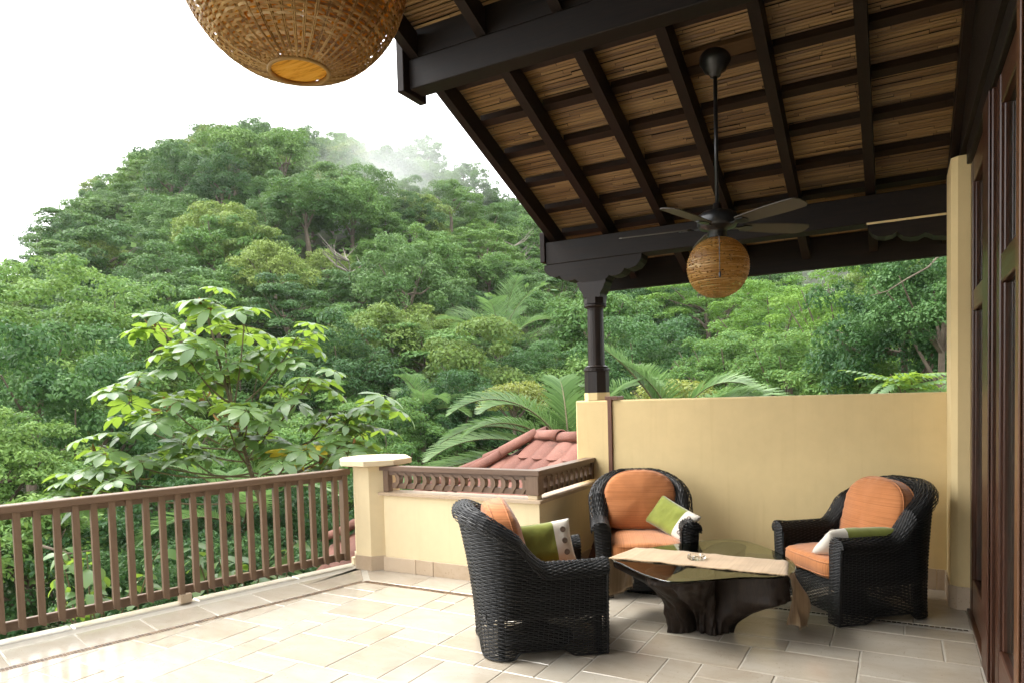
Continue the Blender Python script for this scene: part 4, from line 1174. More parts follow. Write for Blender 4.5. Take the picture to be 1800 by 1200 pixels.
# runner: lies on the glass, hangs over both ends
run = empty('table_runner', (TC.x, TC.y, GZ), 0, 'frayed beige burlap runner draped across the glass table', 'table runner')
nL, nW = 90, 18
def run_pt(l, w):
    """l in metres along, w -.5...5 across"""
    xl, xr = -1.79 + .07 * (w + .5), -.62 - .05 * (w + .5)
    yc = 4.785 + .195 * 2 * w * 1.0 + .012 * math.sin(l * 5)
    fold = .004 * abs(math.sin(l * 13.5)) ** 8 + .003 * max(0, mnoise.noise(Vector((l * 7, w * 3, 2))))
    yc += .008 * mnoise.noise(Vector((l * 5, 0, 5)))
    if l < 0:
        d = -l; cur = min(d, .04); 
        x = xl - .028 * math.sin(min(1, d / .05) * math.pi / 2) - .02 * max(0, d - .05) + .014 * math.sin(w * 9 + d * 6) * min(1, d * 8)
        z = GZ + .006 - (0 if d < .012 else (d - .012)) ; return (x, yc + (w * -.05) * d * 2, max(.03, z))
    Lm = xr - xl
    if l > Lm:
        d = l - Lm
        tw = min(1, d / .36); e = tw * tw * (3 - 2 * tw)
        fo = math.sin(w * 13 + 1.2 + 5 * d) * .5 + math.sin(w * 6.5 - 9 * d)
        x = xr + .032 * math.sin(min(1, d / .05) * math.pi / 2) + e * (.03 + .17 * w) + tw * .022 * fo
        pinch = 1 - .35 * math.exp(-((d - .16) / .09) ** 2)
        y = yc - (1 - pinch) * (w - .15) * .4 + e * (.10 - .18 * w) + .02 * math.cos(w * 9 + 7 * d) * tw
        z = GZ + .006 - (0 if d < .012 else (d - .012)) * (1.10 - .12 * (w + .5)); return (x, y, max(.02, z))
    return (xl + l, yc, GZ + .0035 + fold)
ls_ = list(np.linspace(-.30, 1.17 + .36, nL))
v = []
for l in ls_:
    for j in range(nW):
        w = -.5 + j / (nW - 1); v.append(run_pt(l, w))
f = [(i * nW + j, (i + 1) * nW + j, (i + 1) * nW + j + 1, i * nW + j + 1) for i in range(nL - 1) for j in range(nW - 1)]
rc_o = MB().add(v, f).build('cloth', M_burlap, run, True, world=True)
sm_ = rc_o.modifiers.new('thickness', 'SOLIDIFY'); sm_.thickness = .0025; sm_.offset = 1
fr = MB(); rr = random.Random(9)
for w, sg in ((-.5, -1), (.5, 1)):
    for k in range(330):
        l = -.29 + (1.17 + .64) * k / 330; p = Vector(run_pt(l, w)); p2 = Vector(run_pt(l, w * .9)); d = (p - p2).normalized()
        ln = rr.uniform(.006, .016); e = p + d * ln + Vector((rr.uniform(-.004, .004), 0, rr.uniform(-.004, .003)))
        s_ = Vector((.0012, 0, 0)); fr.add([p - s_, p + s_, e + s_, e - s_], [(0, 1, 2, 3)])
for l, dl in ((-.30, -.01), (1.17 + .36, .01)):
    for k in range(90):
        w = -.5 + k / 89; p = Vector(run_pt(l, w)); p2 = Vector(run_pt(l - dl * 3, w)); d = (p - p2).normalized()
        e = p + d * rr.uniform(.008, .02) + Vector((rr.uniform(-.003, .003), rr.uniform(-.003, .003), 0)); e.z = max(.004, e.z); s_ = Vector((0, .0014, 0)); fr.add([p - s_, p + s_, e + s_, e - s_], [(0, 1, 2, 3)])
tag(fr.build('fringe', M_fringe, run, world=True), kind='stuff')
ash = empty('ashtray', (-1.225, 4.775, GZ + .008), 0, 'small clear cut glass ashtray on the burlap runner', 'ashtray')
q = MB(); n = 32; prof = [(.052, 0), (.060, .008), (.058, .030), (.049, .031), (.044, .012), (.001, .010)]
v = []
for k, (r, z) in enumerate(prof):
    for i in range(n):
        a = 2 * math.pi * i / n; rr2 = r * (1 + (.035 if i % 2 else -.035) * (k in (1, 2))); zz_ = z - (.008 if (i % 8) in (0,) and k in (2, 3) else 0); v.append((rr2 * math.cos(a), rr2 * math.sin(a), zz_))
f = [(k * n + i, k * n + (i + 1) % n, (k + 1) * n + (i + 1) % n, (k + 1) * n + i) for k in range(len(prof) - 1) for i in range(n)] + [tuple(range(n - 1, -1, -1))]
q.add(v, f); q.build('bowl', M_ash, ash)
# ================================================================== RED TILED ROOF BELOW THE TERRACE
RA = Vector((-4.08, 8.0, 1.17))
rd = Vector((.93, -.365, 0)).normalized(); rn = Vector((-.365, -.93, 0)).normalized()      # along the rows / downhill
SLP = .78
trf = empty('tiled_roof', (RA.x, RA.y, 0), 0, 'red clay tiled hip roof of the lower wing beyond the parapet', 'roof')
hipd = Vector((-.93, -.36, 0)).normalized()
def rp(a, b, o=0): # a along the row, b downhill
    p = RA + rd * a + rn * b; return Vector((p.x, p.y, RA.z - .10 - SLP * b + o))
TW, TEXP, TL = .265, .30, .40
def tile_shape():
    """one wide pan tile with a curved lower lip: x across, y downhill, z up"""
    v = []; f = []; nx, ny = 8, 3
    for layer in (0, 1):
        for j in range(ny):
            for i in range(nx + 1):
                t = i / nx; lip = .05 * math.sin(math.pi * min(1, t * 1.0)) if j == ny - 1 else 0
                zc_ = .030 * math.sin(math.pi * t) ** .8 + (.012 if i == nx else 0)
                v.append((-TW / 2 + TW * 1.03 * t, -TL * .5 + (TL + lip) * j / (ny - 1) , zc_ + .018 * j / (ny - 1) - (.020 if layer else 0)))
    m = ny * (nx + 1)
    for j in range(ny - 1):
        for i in range(nx):
            a = j * (nx + 1) + i; f += [(a, a + nx + 1, a + nx + 2, a + 1), (m + a, m + a + 1, m + a + nx + 2, m + a + nx + 1)]
    a = (ny - 1) * (nx + 1)
    f += [(a + i, m + a + i, m + a + i + 1, a + i + 1) for i in range(nx)]
    f += [(j * (nx + 1), m + j * (nx + 1), m + (j + 1) * (nx + 1), (j + 1) * (nx + 1)) for j in range(ny - 1)]
    f += [(j * (nx + 1) + nx, (j + 1) * (nx + 1) + nx, m + (j + 1) * (nx + 1) + nx, m + j * (nx + 1) + nx) for j in range(ny - 1)]
    return MB().add(v, f)
tme = tile_shape().mesh('roof_tile'); tme.materials.append(M_tile)
xax = rd; zax = Vector((rn.x * SLP, rn.y * SLP, 1)).normalized(); yax = zax.cross(xax).normalized()
if yax.dot(rn) < 0: yax = -yax; xax_s = -1
else: xax_s = 1
Rm = Matrix((xax * xax_s, yax, (xax * xax_s).cross(yax))).transposed()
cnt = 0
hr = (hipd.dot(rd)) / (hipd.dot(rn))                    # sideways run of the hip per metre downhill
for j in range(11):
    b = .16 + TEXP * j
    aL = -3.6
    a = aL + ((j % 2) * TW / 2)
    aR = 2.2
    k = 0
    while a < aR:
        c = rp(a, b, .03)
        inside_house = c.x > -2.9 and c.y > 5.2
        on_terrace = (c.x > -4.35 and c.y < 5.45) or ((c - EDGE_C).dot(LN) > -.22 and c.y < 5.6)
        if not inside_house and not on_terrace and c.x > -7.4 and (c.x - RA.x) * .455 + (c.y - RA.y) * -.89 > .02:
            o = bpy.data.objects.new('roof_tile', tme); COL.objects.link(o); o.parent = trf
            o.location = (c.x - RA.x, c.y - RA.y, c.z); o.rotation_euler = (Rm @ Matrix.Rotation(random.uniform(-.012, .012), 3, 'Z')).to_euler(); cnt += 1
        a += TW
def cap_tile(p0, p1, r, name='ridge_tile'):
    """half-round cap from p0 (high) to p1 (low)"""
    p0, p1 = Vector(p0), Vector(p1); d = (p1 - p0).normalized(); s_ = d.cross(Vector((0, 0, 1))).normalized(); u_ = s_.cross(d)
    q = MB(); v = []; n = 9
    for p, rr_ in ((p0, r * .92), (p1, r * 1.06)):
        for layer in (1, .84):
            for i in range(n):
                a = math.pi * (-.06 + 1.12 * i / (n - 1)); v.append(p + s_ * (rr_ * layer * math.cos(a)) + u_ * (rr_ * layer * math.sin(a) * .86))
    f = []
    for i in range(n - 1):
        f += [(i, i + 1, 2 * n + i + 1, 2 * n + i), (n + i, 3 * n + i, 3 * n + i + 1, n + i + 1), (2 * n + i, 2 * n + i + 1, 3 * n + i + 1, 3 * n + i), (i, n + i, n + i + 1, i + 1)]
    f += [(0, 2 * n, 3 * n, n), (n - 1, 2 * n - 1, 4 * n - 1, 3 * n - 1)]
    q.add(v, f).build(name, M_tile, trf, True, world=True)
def cap_row(p, d, slope, L, n, r, lift=0.0):
    d = Vector(d).normalized()
    for k in range(n):
        a = p + d * (L * k) + Vector((0, 0, -slope * L * k + .022 + lift)); b = p + d * (L * (k + 1.12)) + Vector((0, 0, -slope * L * (k + 1.12) + .045 + lift)); cap_tile(a, b, r)
hs_ = SLP * hipd.dot(rn)
cap_row(RA + Vector((0, 0, -.10)), rd, 0.035, .40, 4, .115)
h_in = Vector((-.89, -.455, 0)).normalized()
cap_row(RA + Vector((0, 0, -.06)), h_in, .585, .42, 5, .115)
h_out = Vector((-.97, -.2, 0)).normalized()
cap_row(RA + Vector((.02, .28, -.05)), h_out, .46, .42, 8, .115)
# strip of roof between the two rows of caps and the far slopes
q = MB(); a0 = RA + Vector((0, .0, -.12)); b0_ = RA + Vector((.02, .28, -.11))
e1 = a0 + h_in * 3.0 - Vector((0, 0, .60 * 3.0)); e2 = b0_ + h_out * 3.4 - Vector((0, 0, .46 * 3.4))
q.add([a0, b0_, e2, e1, b0_ + rd * 3 , a0 + rd * 3, b0_ + rd * 3 + Vector((.4, 1.6, -1.0)), e2 + Vector((-.2, 1.6, -1.2))], [(0, 1, 2, 3), (0, 5, 4, 1), (1, 4, 6, 7, 2)])
q.build('roof_bed', M_tile, trf, world=True)
q = MB(); q.add([rp(0, 0, -.06), rp(2.6, 0, -.06), rp(2.6, 2.6, -.06), RA + h_in * 3.3 + Vector((0, 0, -.16 - .585 * 3.3))], [(0, 1, 2, 3)]); q.build('roof_bed', M_tile, trf, world=True)
q = MB(); q.add([rp(-.02, .06, .035), rp(2.4, .06, .035), rp(2.4, .12, .055), rp(-.02, .12, .055), rp(2.4, .115, -.02), rp(-.02, .115, -.02)], [(0, 1, 2, 3), (3, 2, 4, 5)]); q.build('flashing_tile', M_tile, trf, world=True)
for p in far_tiles.v[:0]: pass

# ================================================================== FOLIAGE
def rand_dirs(n, rg):
    v = rg.normal(size=(n, 3)); return v / np.linalg.norm(v, axis=1)[:, None]
def crown_np(seed, nl, n, leaf, H=.8, lobe=(.20, .36), flat=.8, low=-.15, upb=.7, aspect=.55, spread=(.55, 1.0), jit=.6, droop=.25, shell=.35):
    """crown of radius 1, its foot at z=0: leaves on the outsides of many lobes"""
    rg = np.random.default_rng(seed)
    i = np.arange(nl); z = low + (1 - low) * (i + .5) / nl; z = np.clip(z + rg.uniform(-.08, .08, nl), -1, 1); a = i * 2.399963 + rg.uniform(-.4, .4, nl)
    rr_ = np.sqrt(1 - z * z); k = rg.uniform(*spread, nl)
    C_ = np.stack([rr_ * np.cos(a) * k * .78, rr_ * np.sin(a) * k * .78, (z * k * .8) * H], 1)
    rl = rg.uniform(*lobe, nl); w = rl ** 2; w /= w.sum()
    L = rg.choice(nl, n, p=w); d = rand_dirs(n, rg); d[:, 2] = np.where(d[:, 2] < -.35, -d[:, 2], d[:, 2])
    rad_ = rl[L] * (1 - shell * rg.random(n) ** 2) * (1 + .12 * rg.normal(size=n))
    P_ = C_[L] + d * rad_[:, None] * np.array([1, 1, flat])
    nrm = d * .8 + np.array([0, 0, upb]) + rg.normal(size=(n, 3)) * jit; nrm /= np.linalg.norm(nrm, axis=1)[:, None]
    t = np.cross(nrm, rg.normal(size=(n, 3))); t /= np.linalg.norm(t, axis=1)[:, None]; t[:, 2] -= droop; t /= np.linalg.norm(t, axis=1)[:, None]
    b = np.cross(nrm, t); s_ = leaf * rg.uniform(.6, 1.35, n)[:, None]
    V = np.stack([P_ - t * s_ * .5, P_ + b * s_ * aspect * .5 + nrm * s_ * .10, P_ + t * s_ * .5, P_ - b * s_ * aspect * .5 + nrm * s_ * .10], 1).reshape(-1, 3)
    V[:, 2] -= V[:, 2].min() * .2
    F_ = np.arange(4 * n).reshape(-1, 4)
    tone = np.repeat(np.clip(.5 * rg.random(nl)[L] + .5 * rg.random(n), 0, 1), 4)
    return V, F_, tone
def crown_mesh(name, mat, *a, **k):
    V, F_, tone = crown_np(*a, **k)
    o = np_mesh(name, V, F_, mat, None, False, tone); me = o.data; bpy.data.objects.remove(o); return me
def trunk_mesh(name, seed, h=1.0, r=.05, limbs=5, spread=.5, mat=M_bark):
    rr = random.Random(seed); q = MB()
    pts = []; x = y = 0
    for k in range(6):
        pts.append((x, y, -h + h * 1.0 * k / 5)); x += rr.uniform(-.03, .03); y += rr.uniform(-.03, .03)
    q.tube(pts, [r * (1.25 - .6 * k / 5) for k in range(6)], 7)
    for k in range(limbs):
        a = 2 * math.pi * k / limbs + rr.uniform(-.4, .4); b = Vector(pts[rr.choice((3, 4, 5))]); e = Vector((math.cos(a) * spread, math.sin(a) * spread, rr.uniform(.15, .5))); m_ = b.lerp(e, .5) + Vector((0, 0, -.05 + rr.uniform(-.05, .08)))
        q.tube([b, b.lerp(m_, .5) + Vector((rr.uniform(-.03, .03), rr.uniform(-.03, .03), .02)), m_, e], [r * .55, r * .45, r * .33, r * .12], 5)
    me = q.mesh(name); me.materials.append(mat); return me
hill = []
spec = [  # (material, seed, lobes, leaves, leaf size, kwargs, label kind)
    (L_hill, 1, 52, 13000, .052, dict(H=.9, lobe=(.12, .24), upb=.6, jit=.42, flat=.75, spread=(.7, 1.15), shell=.2), 'rounded mid green rainforest tree with a lumpy crown'),
    (L_hill, 2, 80, 13500, .046, dict(H=.85, lobe=(.09, .17), flat=.7, upb=.7, jit=.4, spread=(.6, 1.2), shell=.2), 'mid green rainforest tree with many small leaf clumps'),
    (L_hill2, 3, 34, 12000, .052, dict(H=1.0, lobe=(.14, .26), flat=.42, spread=(.7, 1.2), upb=.9, jit=.38, shell=.25), 'deep green rainforest tree with layered spreading clumps'),
    (L_hill2, 4, 64, 13000, .046, dict(H=1.05, lobe=(.11, .21), flat=.75, jit=.45, spread=(.6, 1.15), shell=.2), 'deep green rainforest tree with a dense crown'),
    (L_hillo, 5, 30, 9500, .056, dict(H=1.25, lobe=(.14, .28), flat=.6, spread=(.6, 1.08), jit=.55, shell=.3), 'tall ragged olive green rainforest tree'),
    (L_lime, 6, 60, 12500, .048, dict(H=1.05, lobe=(.11, .2), flat=.75, upb=.7, jit=.4, spread=(.6, 1.1), shell=.2), 'fresh lime green rainforest tree'),
    (L_hill, 7, 26, 8500, .054, dict(H=.95, lobe=(.15, .27), flat=.34, spread=(.8, 1.12), low=.0, jit=.35, upb=1.0, shell=.3), 'open rainforest tree with flat tiers of leaves'),
    (L_hillo, 8, 70, 13000, .044, dict(H=.8, lobe=(.10, .19), flat=.7, upb=.7, jit=.42, spread=(.6, 1.15), shell=.2), 'low olive green rainforest tree with a fine crown'),
    (L_hill2, 9, 44, 9000, .052, dict(H=1.5, lobe=(.12, .22), flat=.65, spread=(.5, 1.1), jit=.5, shell=.25), 'narrow tall deep green rainforest tree'),
]
for m_, sd_, nl, n, lf, kw, lab in spec: hill.append((crown_mesh('crown', m_, sd_ * 11, nl, n, lf, **kw), lab))
htr = [trunk_mesh('trunk', 30 + k, .9, .045, 5) for k in range(3)]
def in_view(x, y, z, mg=110):
    d = Vector((x, y, z - EYE)); w = d.dot(fw)
    if w < 2: return None
    px = 900 + 1217.7 * d.dot(rt) / w; py = 752.65 - 1217.7 * d.dot(up) / w
    return px, py
zone = lambda r, Rc: 'crest' if r > Rc * .9 else ('upper slope' if r > Rc * .62 else ('lower slope' if r > Rc * .36 else 'valley floor'))
def place_tree(x, y, z0, rad_, vi, label, group, name='rainforest_tree', hfac=1.0, th=1.0, mesh=None, tr=None, cat='tree'):
    root = empty(name, (x, y, z0), random.uniform(0, 6.28), label, cat, group)
    root.scale = (rad_, rad_, rad_ * hfac)
    o = link_mesh('crown', mesh if mesh else hill[vi][0], None, root); o.location = (0, 0, th)
    o = link_mesh('trunk', tr if tr else htr[vi % 3], None, root); o.location = (0, 0, th + .15)
    return root
cand = []
rr = random.Random(21)
r = 27.0
while r < 150:
    cr = (2.3 + .0105 * r)
    step = cr * 1.45 / r; a = -14 + rr.uniform(0, 3)
    while a < 76:
        az = a + rr.uniform(-.35, .35) * math.degrees(step); rj = r + rr.uniform(-.45, .45) * cr
        Rc = float(np.interp(az, rx_, rv_))
        if rj < Rc * 1.06:
            x, y = -math.sin(R(az)) * rj, math.cos(R(az)) * rj; z = terrain_z(x, y); q = in_view(x, y, z + 4)
            if q and -120 < q[0] < 1730 and q[1] < 790: cand.append((rj, az, x, y, z, cr * rr.choice((.6, .75, .9, 1.0, 1.15, 1.3)), Rc, q))
        a += math.degrees(step)
    r += cr * 1.28
# the few that tower out of the canopy, each with its own look
rr.shuffle(cand)
def hidden(q): return (q[0] > 1690) or (q[0] > 1090 and q[1] < 430) or (q[0] > 960 and q[0] < 1090 and q[1] < 300)
cand = [c for c in cand if not hidden(c[7])]
cand.sort(key=lambda c: c[0]); keep = cand[:262]; rest = cand[262:]
if rest:                                                # beyond the nearest trees: the far wood as one object
    src = bpy.data.collections.new('crown_kinds')
    for vi in (0, 1, 3, 7, 0, 2): src.objects.link(bpy.data.objects.new('crown_kind', hill[vi][0]))
    me = bpy.data.meshes.new('far_wood'); me.vertices.add(len(rest))
    me.vertices.foreach_set('co', np.array([(c[2], c[3], c[4] + c[5] * rr.uniform(.2, .75)) for c in rest], np.float32).ravel()); me.update()
    at_ = me.attributes.new('size', 'FLOAT', 'POINT'); at_.data.foreach_set('value', np.array([c[5] for c in rest], np.float32))
    fw_o = link_mesh('far_wood', me, L_hill); tag(fw_o, 'far wood of small rounded tree crowns covering the upper hill', 'wood', kind='stuff')
    ng = bpy.data.node_groups.new('wood_scatter', 'GeometryNodeTree'); ng.interface.new_socket('Geometry', in_out='INPUT', socket_type='NodeSocketGeometry'); ng.interface.new_socket('Geometry', in_out='OUTPUT', socket_type='NodeSocketGeometry')
    gi, go_ = ng.nodes.new('NodeGroupInput'), ng.nodes.new('NodeGroupOutput'); ip = ng.nodes.new('GeometryNodeInstanceOnPoints'); ci = ng.nodes.new('GeometryNodeCollectionInfo')
    ci.inputs[0].default_value = src; ci.inputs['Separate Children'].default_value = True; ci.inputs['Reset Children'].default_value = True
    na_ = ng.nodes.new('GeometryNodeInputNamedAttribute'); na_.data_type = 'FLOAT'; na_.inputs['Name'].default_value = 'size'
    rv = ng.nodes.new('FunctionNodeRandomValue'); rv.data_type = 'FLOAT_VECTOR'; rv.inputs[0].default_value = (-.08, -.08, 0); rv.inputs[1].default_value = (.08, .08, 6.28)
    ip.inputs['Pick Instance'].default_value = True
    ng.links.new(gi.outputs[0], ip.inputs['Points']); ng.links.new(ci.outputs[0], ip.inputs['Instance']); ng.links.new(rv.outputs[0], ip.inputs['Rotation']); ng.links.new(na_.outputs[0], ip.inputs['Scale']); ng.links.new(ip.outputs[0], go_.inputs[0])
    md = fw_o.modifiers.new('scatter', 'NODES'); md.node_group = ng
print('hill trees', len(cand), len(keep))
for (rj, az, x, y, z, cr, Rc, q) in keep:
    vi = rr.choices(range(9), (5, 5, 4, 4, 1.5, 1, 3, 2, 1.5))[0]
    zn = zone(rj, Rc)
    if rj > Rc * .82 and vi in (2, 4, 6, 8): vi = rr.choice((0, 1, 3, 7))
    fl = 'left' if az > 53 else ('middle' if az > 38 else 'right')
    lab = hill[vi][1] + (' on the ' + fl + ' ' + zn if zn != 'valley floor' else ' on the ' + fl + ' valley floor')
    hf = rr.uniform(.8, 1.25); big = 1.0
    place_tree(x, y, z - .5, cr * big, vi, lab, lab.replace('tree', 'trees').replace(' rainforest', '')[:70], hfac=hf, th=rr.uniform(.55, 1.0))
# landmark trees of the view
def landmark(px, py, depth, rad_, vi, label, hf=1.0, name='rainforest_tree', mesh=None, cat='tree'):
    c = at(px, py, depth); gz = terrain_z(c.x, c.y); base = c.z - rad_ * .45 * hf
    th = max(.4, (base - gz) / (rad_ * hf)); 
    return place_tree(c.x, c.y, base - th * rad_ * hf, rad_, vi, label, None, name, hf, th, mesh, None, cat)
landmark(740, 265, 112, 5.2, 1, 'tall pale tree standing in the mist on the skyline', 1.1)
landmark(815, 300, 108, 2.6, 0, 'small bare-armed tree leaning out of the skyline right of the misty tree', 1.0)
landmark(455, 240, 116, 4.4, 3, 'tall loose tree on the very top of the hill', 1.1)
landmark(535, 240, 117, 4.0, 1, 'wispy tree right of the hill top', 1.1)
landmark(75, 412, 110, 4.0, 3, 'dark round tree on the left skyline', 1.0)
landmark(768, 440, 68, 3.6, 5, 'bright lime green rounded tree in the middle of the hillside', 1.2)
landmark(575, 535, 52, 4.2, 1, 'big broccoli-shaped tree above the umbrella-leaved tree', 1.25)
landmark(690, 400, 80, 4.0, 2, 'pale tree with bare limbs below the drifting mist', 1.0)
for k, (px, py, dp) in enumerate(((700, 400, 84), (905, 470, 66), (330, 520, 70), (620, 600, 46))):
    c = at(px, py, dp); gz = terrain_z(c.x, c.y); root = empty('bare_tree', (c.x, c.y, gz), k, ('pale leafless tree below the drifting mist', 'pale leafless tree left of the scalloped beam end', 'pale leafless tree above the umbrella tree', 'pale leafless tree right of the umbrella tree')[k], 'tree')
    q = MB(); rk = random.Random(50 + k); hgt = max(3.5, c.z - gz + 2)
    st_ = [Vector((rk.uniform(-.2, .2) * i / 5, rk.uniform(-.2, .2) * i / 5, hgt * i / 5)) for i in range(6)]; q.tube(st_, [.16, .15, .13, .10, .07, .03], 6); q.build('trunk', M_snag, root)
    for j in range(9):
        b0 = st_[rk.choice((3, 4, 4, 5))]; a_ = rk.uniform(0, 6.28); e_ = b0 + Vector((math.cos(a_) * 1.9, math.sin(a_) * 1.9, rk.uniform(.5, 1.9))); m_ = b0.lerp(e_, .5) + Vector((0, 0, -.25)); q = MB(); q.tube([b0, m_, e_], [.06, .045, .012], 5); q.tube([m_, m_ + Vector((rk.uniform(-.8, .8), rk.uniform(-.8, .8), .9))], [.03, .008], 4); q.build('limb', M_snag, root)
# ---------- nearer trees
nearA = crown_mesh('crown', L_near, 101, 100, 26000, .037, H=.95, lobe=(.09, .18), flat=.7, jit=.5, upb=.6, spread=(.6, 1.15), shell=.22)
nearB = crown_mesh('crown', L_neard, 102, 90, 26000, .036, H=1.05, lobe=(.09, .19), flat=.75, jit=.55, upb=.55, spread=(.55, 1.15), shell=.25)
nearC = crown_mesh('crown', L_near, 103, 110, 26000, .035, H=1.2, lobe=(.08, .16), flat=.6, jit=.5, spread=(.5, 1.2), upb=.75, shell=.25)
nearY = crown_mesh('crown', L_yell, 104, 40, 7000, .062, H=.8, lobe=(.16, .3), flat=.7)
nearS = crown_mesh('crown', L_near, 105, 44, 9000, .075, H=.9, lobe=(.16, .30), flat=.7, aspect=.42, jit=.7)
nearF = crown_mesh('crown', L_lime, 106, 90, 24000, .036, H=1.0, lobe=(.09, .18), flat=.5, aspect=.42, upb=.85, jit=.45, spread=(.6, 1.2), shell=.25)
ntr = [trunk_mesh('trunk', 60 + k, 1.6, .04, 9, .7) for k in range(3)]
def near(px, py, depth, rad_, me, label, hf=1.0, cat='tree', name='broadleaf_tree', group=None):
    c = at(px, py, depth); gz = terrain_z(c.x, c.y); base = c.z - rad_ * .42 * hf
    th = max(.15, (base - gz) / (rad_ * hf))
    return place_tree(c.x, c.y, base - th * rad_ * hf, rad_, 0, label, group, name, hf, th, me, ntr[random.randrange(3)], cat)
near(40, 600, 20, 3.4, nearC, 'bright yellow green tree at the left edge below the hill', 1.1)
near(215, 590, 24, 3.6, nearA, 'loose green tree left of the umbrella tree top', 1.2)
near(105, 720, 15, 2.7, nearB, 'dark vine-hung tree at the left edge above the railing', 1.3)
near(-20, 800, 12, 2.0, nearA, 'leafy tree cut by the left picture edge')
near(250, 790, 17.5, 2.8, nearA, 'pale green tree behind the umbrella-leaved tree', 1.0)
near(40, 930, 10.5, 1.5, nearS, 'broad-leaved bush low at the left edge behind the railing', 1.0, 'bush', 'bush')
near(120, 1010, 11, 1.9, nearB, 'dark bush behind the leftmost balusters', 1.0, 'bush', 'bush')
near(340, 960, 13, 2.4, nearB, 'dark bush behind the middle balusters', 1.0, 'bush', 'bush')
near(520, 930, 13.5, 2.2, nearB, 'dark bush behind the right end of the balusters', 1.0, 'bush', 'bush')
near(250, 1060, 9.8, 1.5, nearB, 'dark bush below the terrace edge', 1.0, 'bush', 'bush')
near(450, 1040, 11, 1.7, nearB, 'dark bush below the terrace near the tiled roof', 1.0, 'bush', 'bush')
near(470, 800, 20, 3.0, nearA, 'dense green tree behind the umbrella leaves at mid left', 1.0)
near(600, 830, 21, 2.7, nearA, 'dense green tree behind the octagonal pillar', 1.0)
near(690, 790, 23, 2.9, nearC, 'soft green tree above the octagonal pillar cap', .9)
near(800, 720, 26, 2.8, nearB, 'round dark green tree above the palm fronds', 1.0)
near(905, 690, 21, 1.35, nearY, 'small yellow flowering tree above the palm fronds', .8)
near(945, 655, 32, 2.9, nearB, 'green tree left of the turned column', .9)
near(560, 690, 31, 3.8, nearC, 'broad green tree right of the umbrella tree', 1.0)
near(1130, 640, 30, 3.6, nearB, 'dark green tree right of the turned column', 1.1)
near(1200, 700, 23, 2.4, nearY, 'pale yellow green bush behind the palm beyond the wall', .8, 'bush', 'bush')
near(1290, 640, 25, 3.0, nearA, 'leafy green tree above the middle of the yellow wall', .9)
near(1395, 640, 19, 2.3, nearA, 'glossy green tree right of the arching palm frond', .9)
near(1500, 660, 16, 1.6, nearS, 'broad-leaved bush above the right part of the yellow wall', .9, 'bush', 'bush')
near(1360, 560, 30, 3.4, nearF, 'light green feathery tree under the eave', .9)
near(1495, 545, 22, 2.7, nearF, 'yellow green tree left of the dark tree', 1.25)
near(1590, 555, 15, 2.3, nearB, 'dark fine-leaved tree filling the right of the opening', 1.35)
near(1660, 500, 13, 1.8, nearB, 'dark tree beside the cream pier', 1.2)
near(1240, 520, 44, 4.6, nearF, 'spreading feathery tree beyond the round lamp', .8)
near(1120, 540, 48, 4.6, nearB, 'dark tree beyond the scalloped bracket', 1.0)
# canopy filling between the trees and covering the hills too far off to count
rg = np.random.default_rng(77)
n = 60000
azs = rg.uniform(-16, 78, n); rs = 22 + 138 * rg.random(n) ** .62
far = rg.random(n) < .16; rs = np.where(far, rg.uniform(235, 360, n), rs); azs = np.where(far, rg.uniform(-14, 26, n), azs)
X = -np.sin(np.radians(azs)) * rs; Y = np.cos(np.radians(azs)) * rs; Z = np.array([terrain_z(x, y) for x, y in zip(X, Y)])
bump = np.array([abs(mnoise.noise(Vector((x / 4.5, y / 4.5, 7)))) for x, y in zip(X, Y)]) * 5.0 + rg.uniform(-.4, .4, n)
Z = Z + np.where(far, bump * 1.8, bump) + .3
P_ = np.stack([X, Y, Z], 1)
nrm = np.stack([np.zeros(n), np.zeros(n), np.ones(n)], 1) + rg.normal(size=(n, 3)) * .55; nrm /= np.linalg.norm(nrm, axis=1)[:, None]
t = np.cross(nrm, rg.normal(size=(n, 3))); t /= np.linalg.norm(t, axis=1)[:, None]; b = np.cross(nrm, t); s_ = (rg.uniform(.45, .95, n) * np.where(far, 2.6, .9))[:, None]
V = np.stack([P_ - t * s_ * .5, P_ + b * s_ * .35, P_ + t * s_ * .5, P_ - b * s_ * .35], 1).reshape(-1, 3)
o = np_mesh('forest_canopy', V, np.arange(4 * n).reshape(-1, 4), L_hill, None, False, np.repeat(rg.random(n), 4)); tag(o, 'unbroken leafy canopy between the trees of the hill and far ridge', 'canopy', kind='stuff')

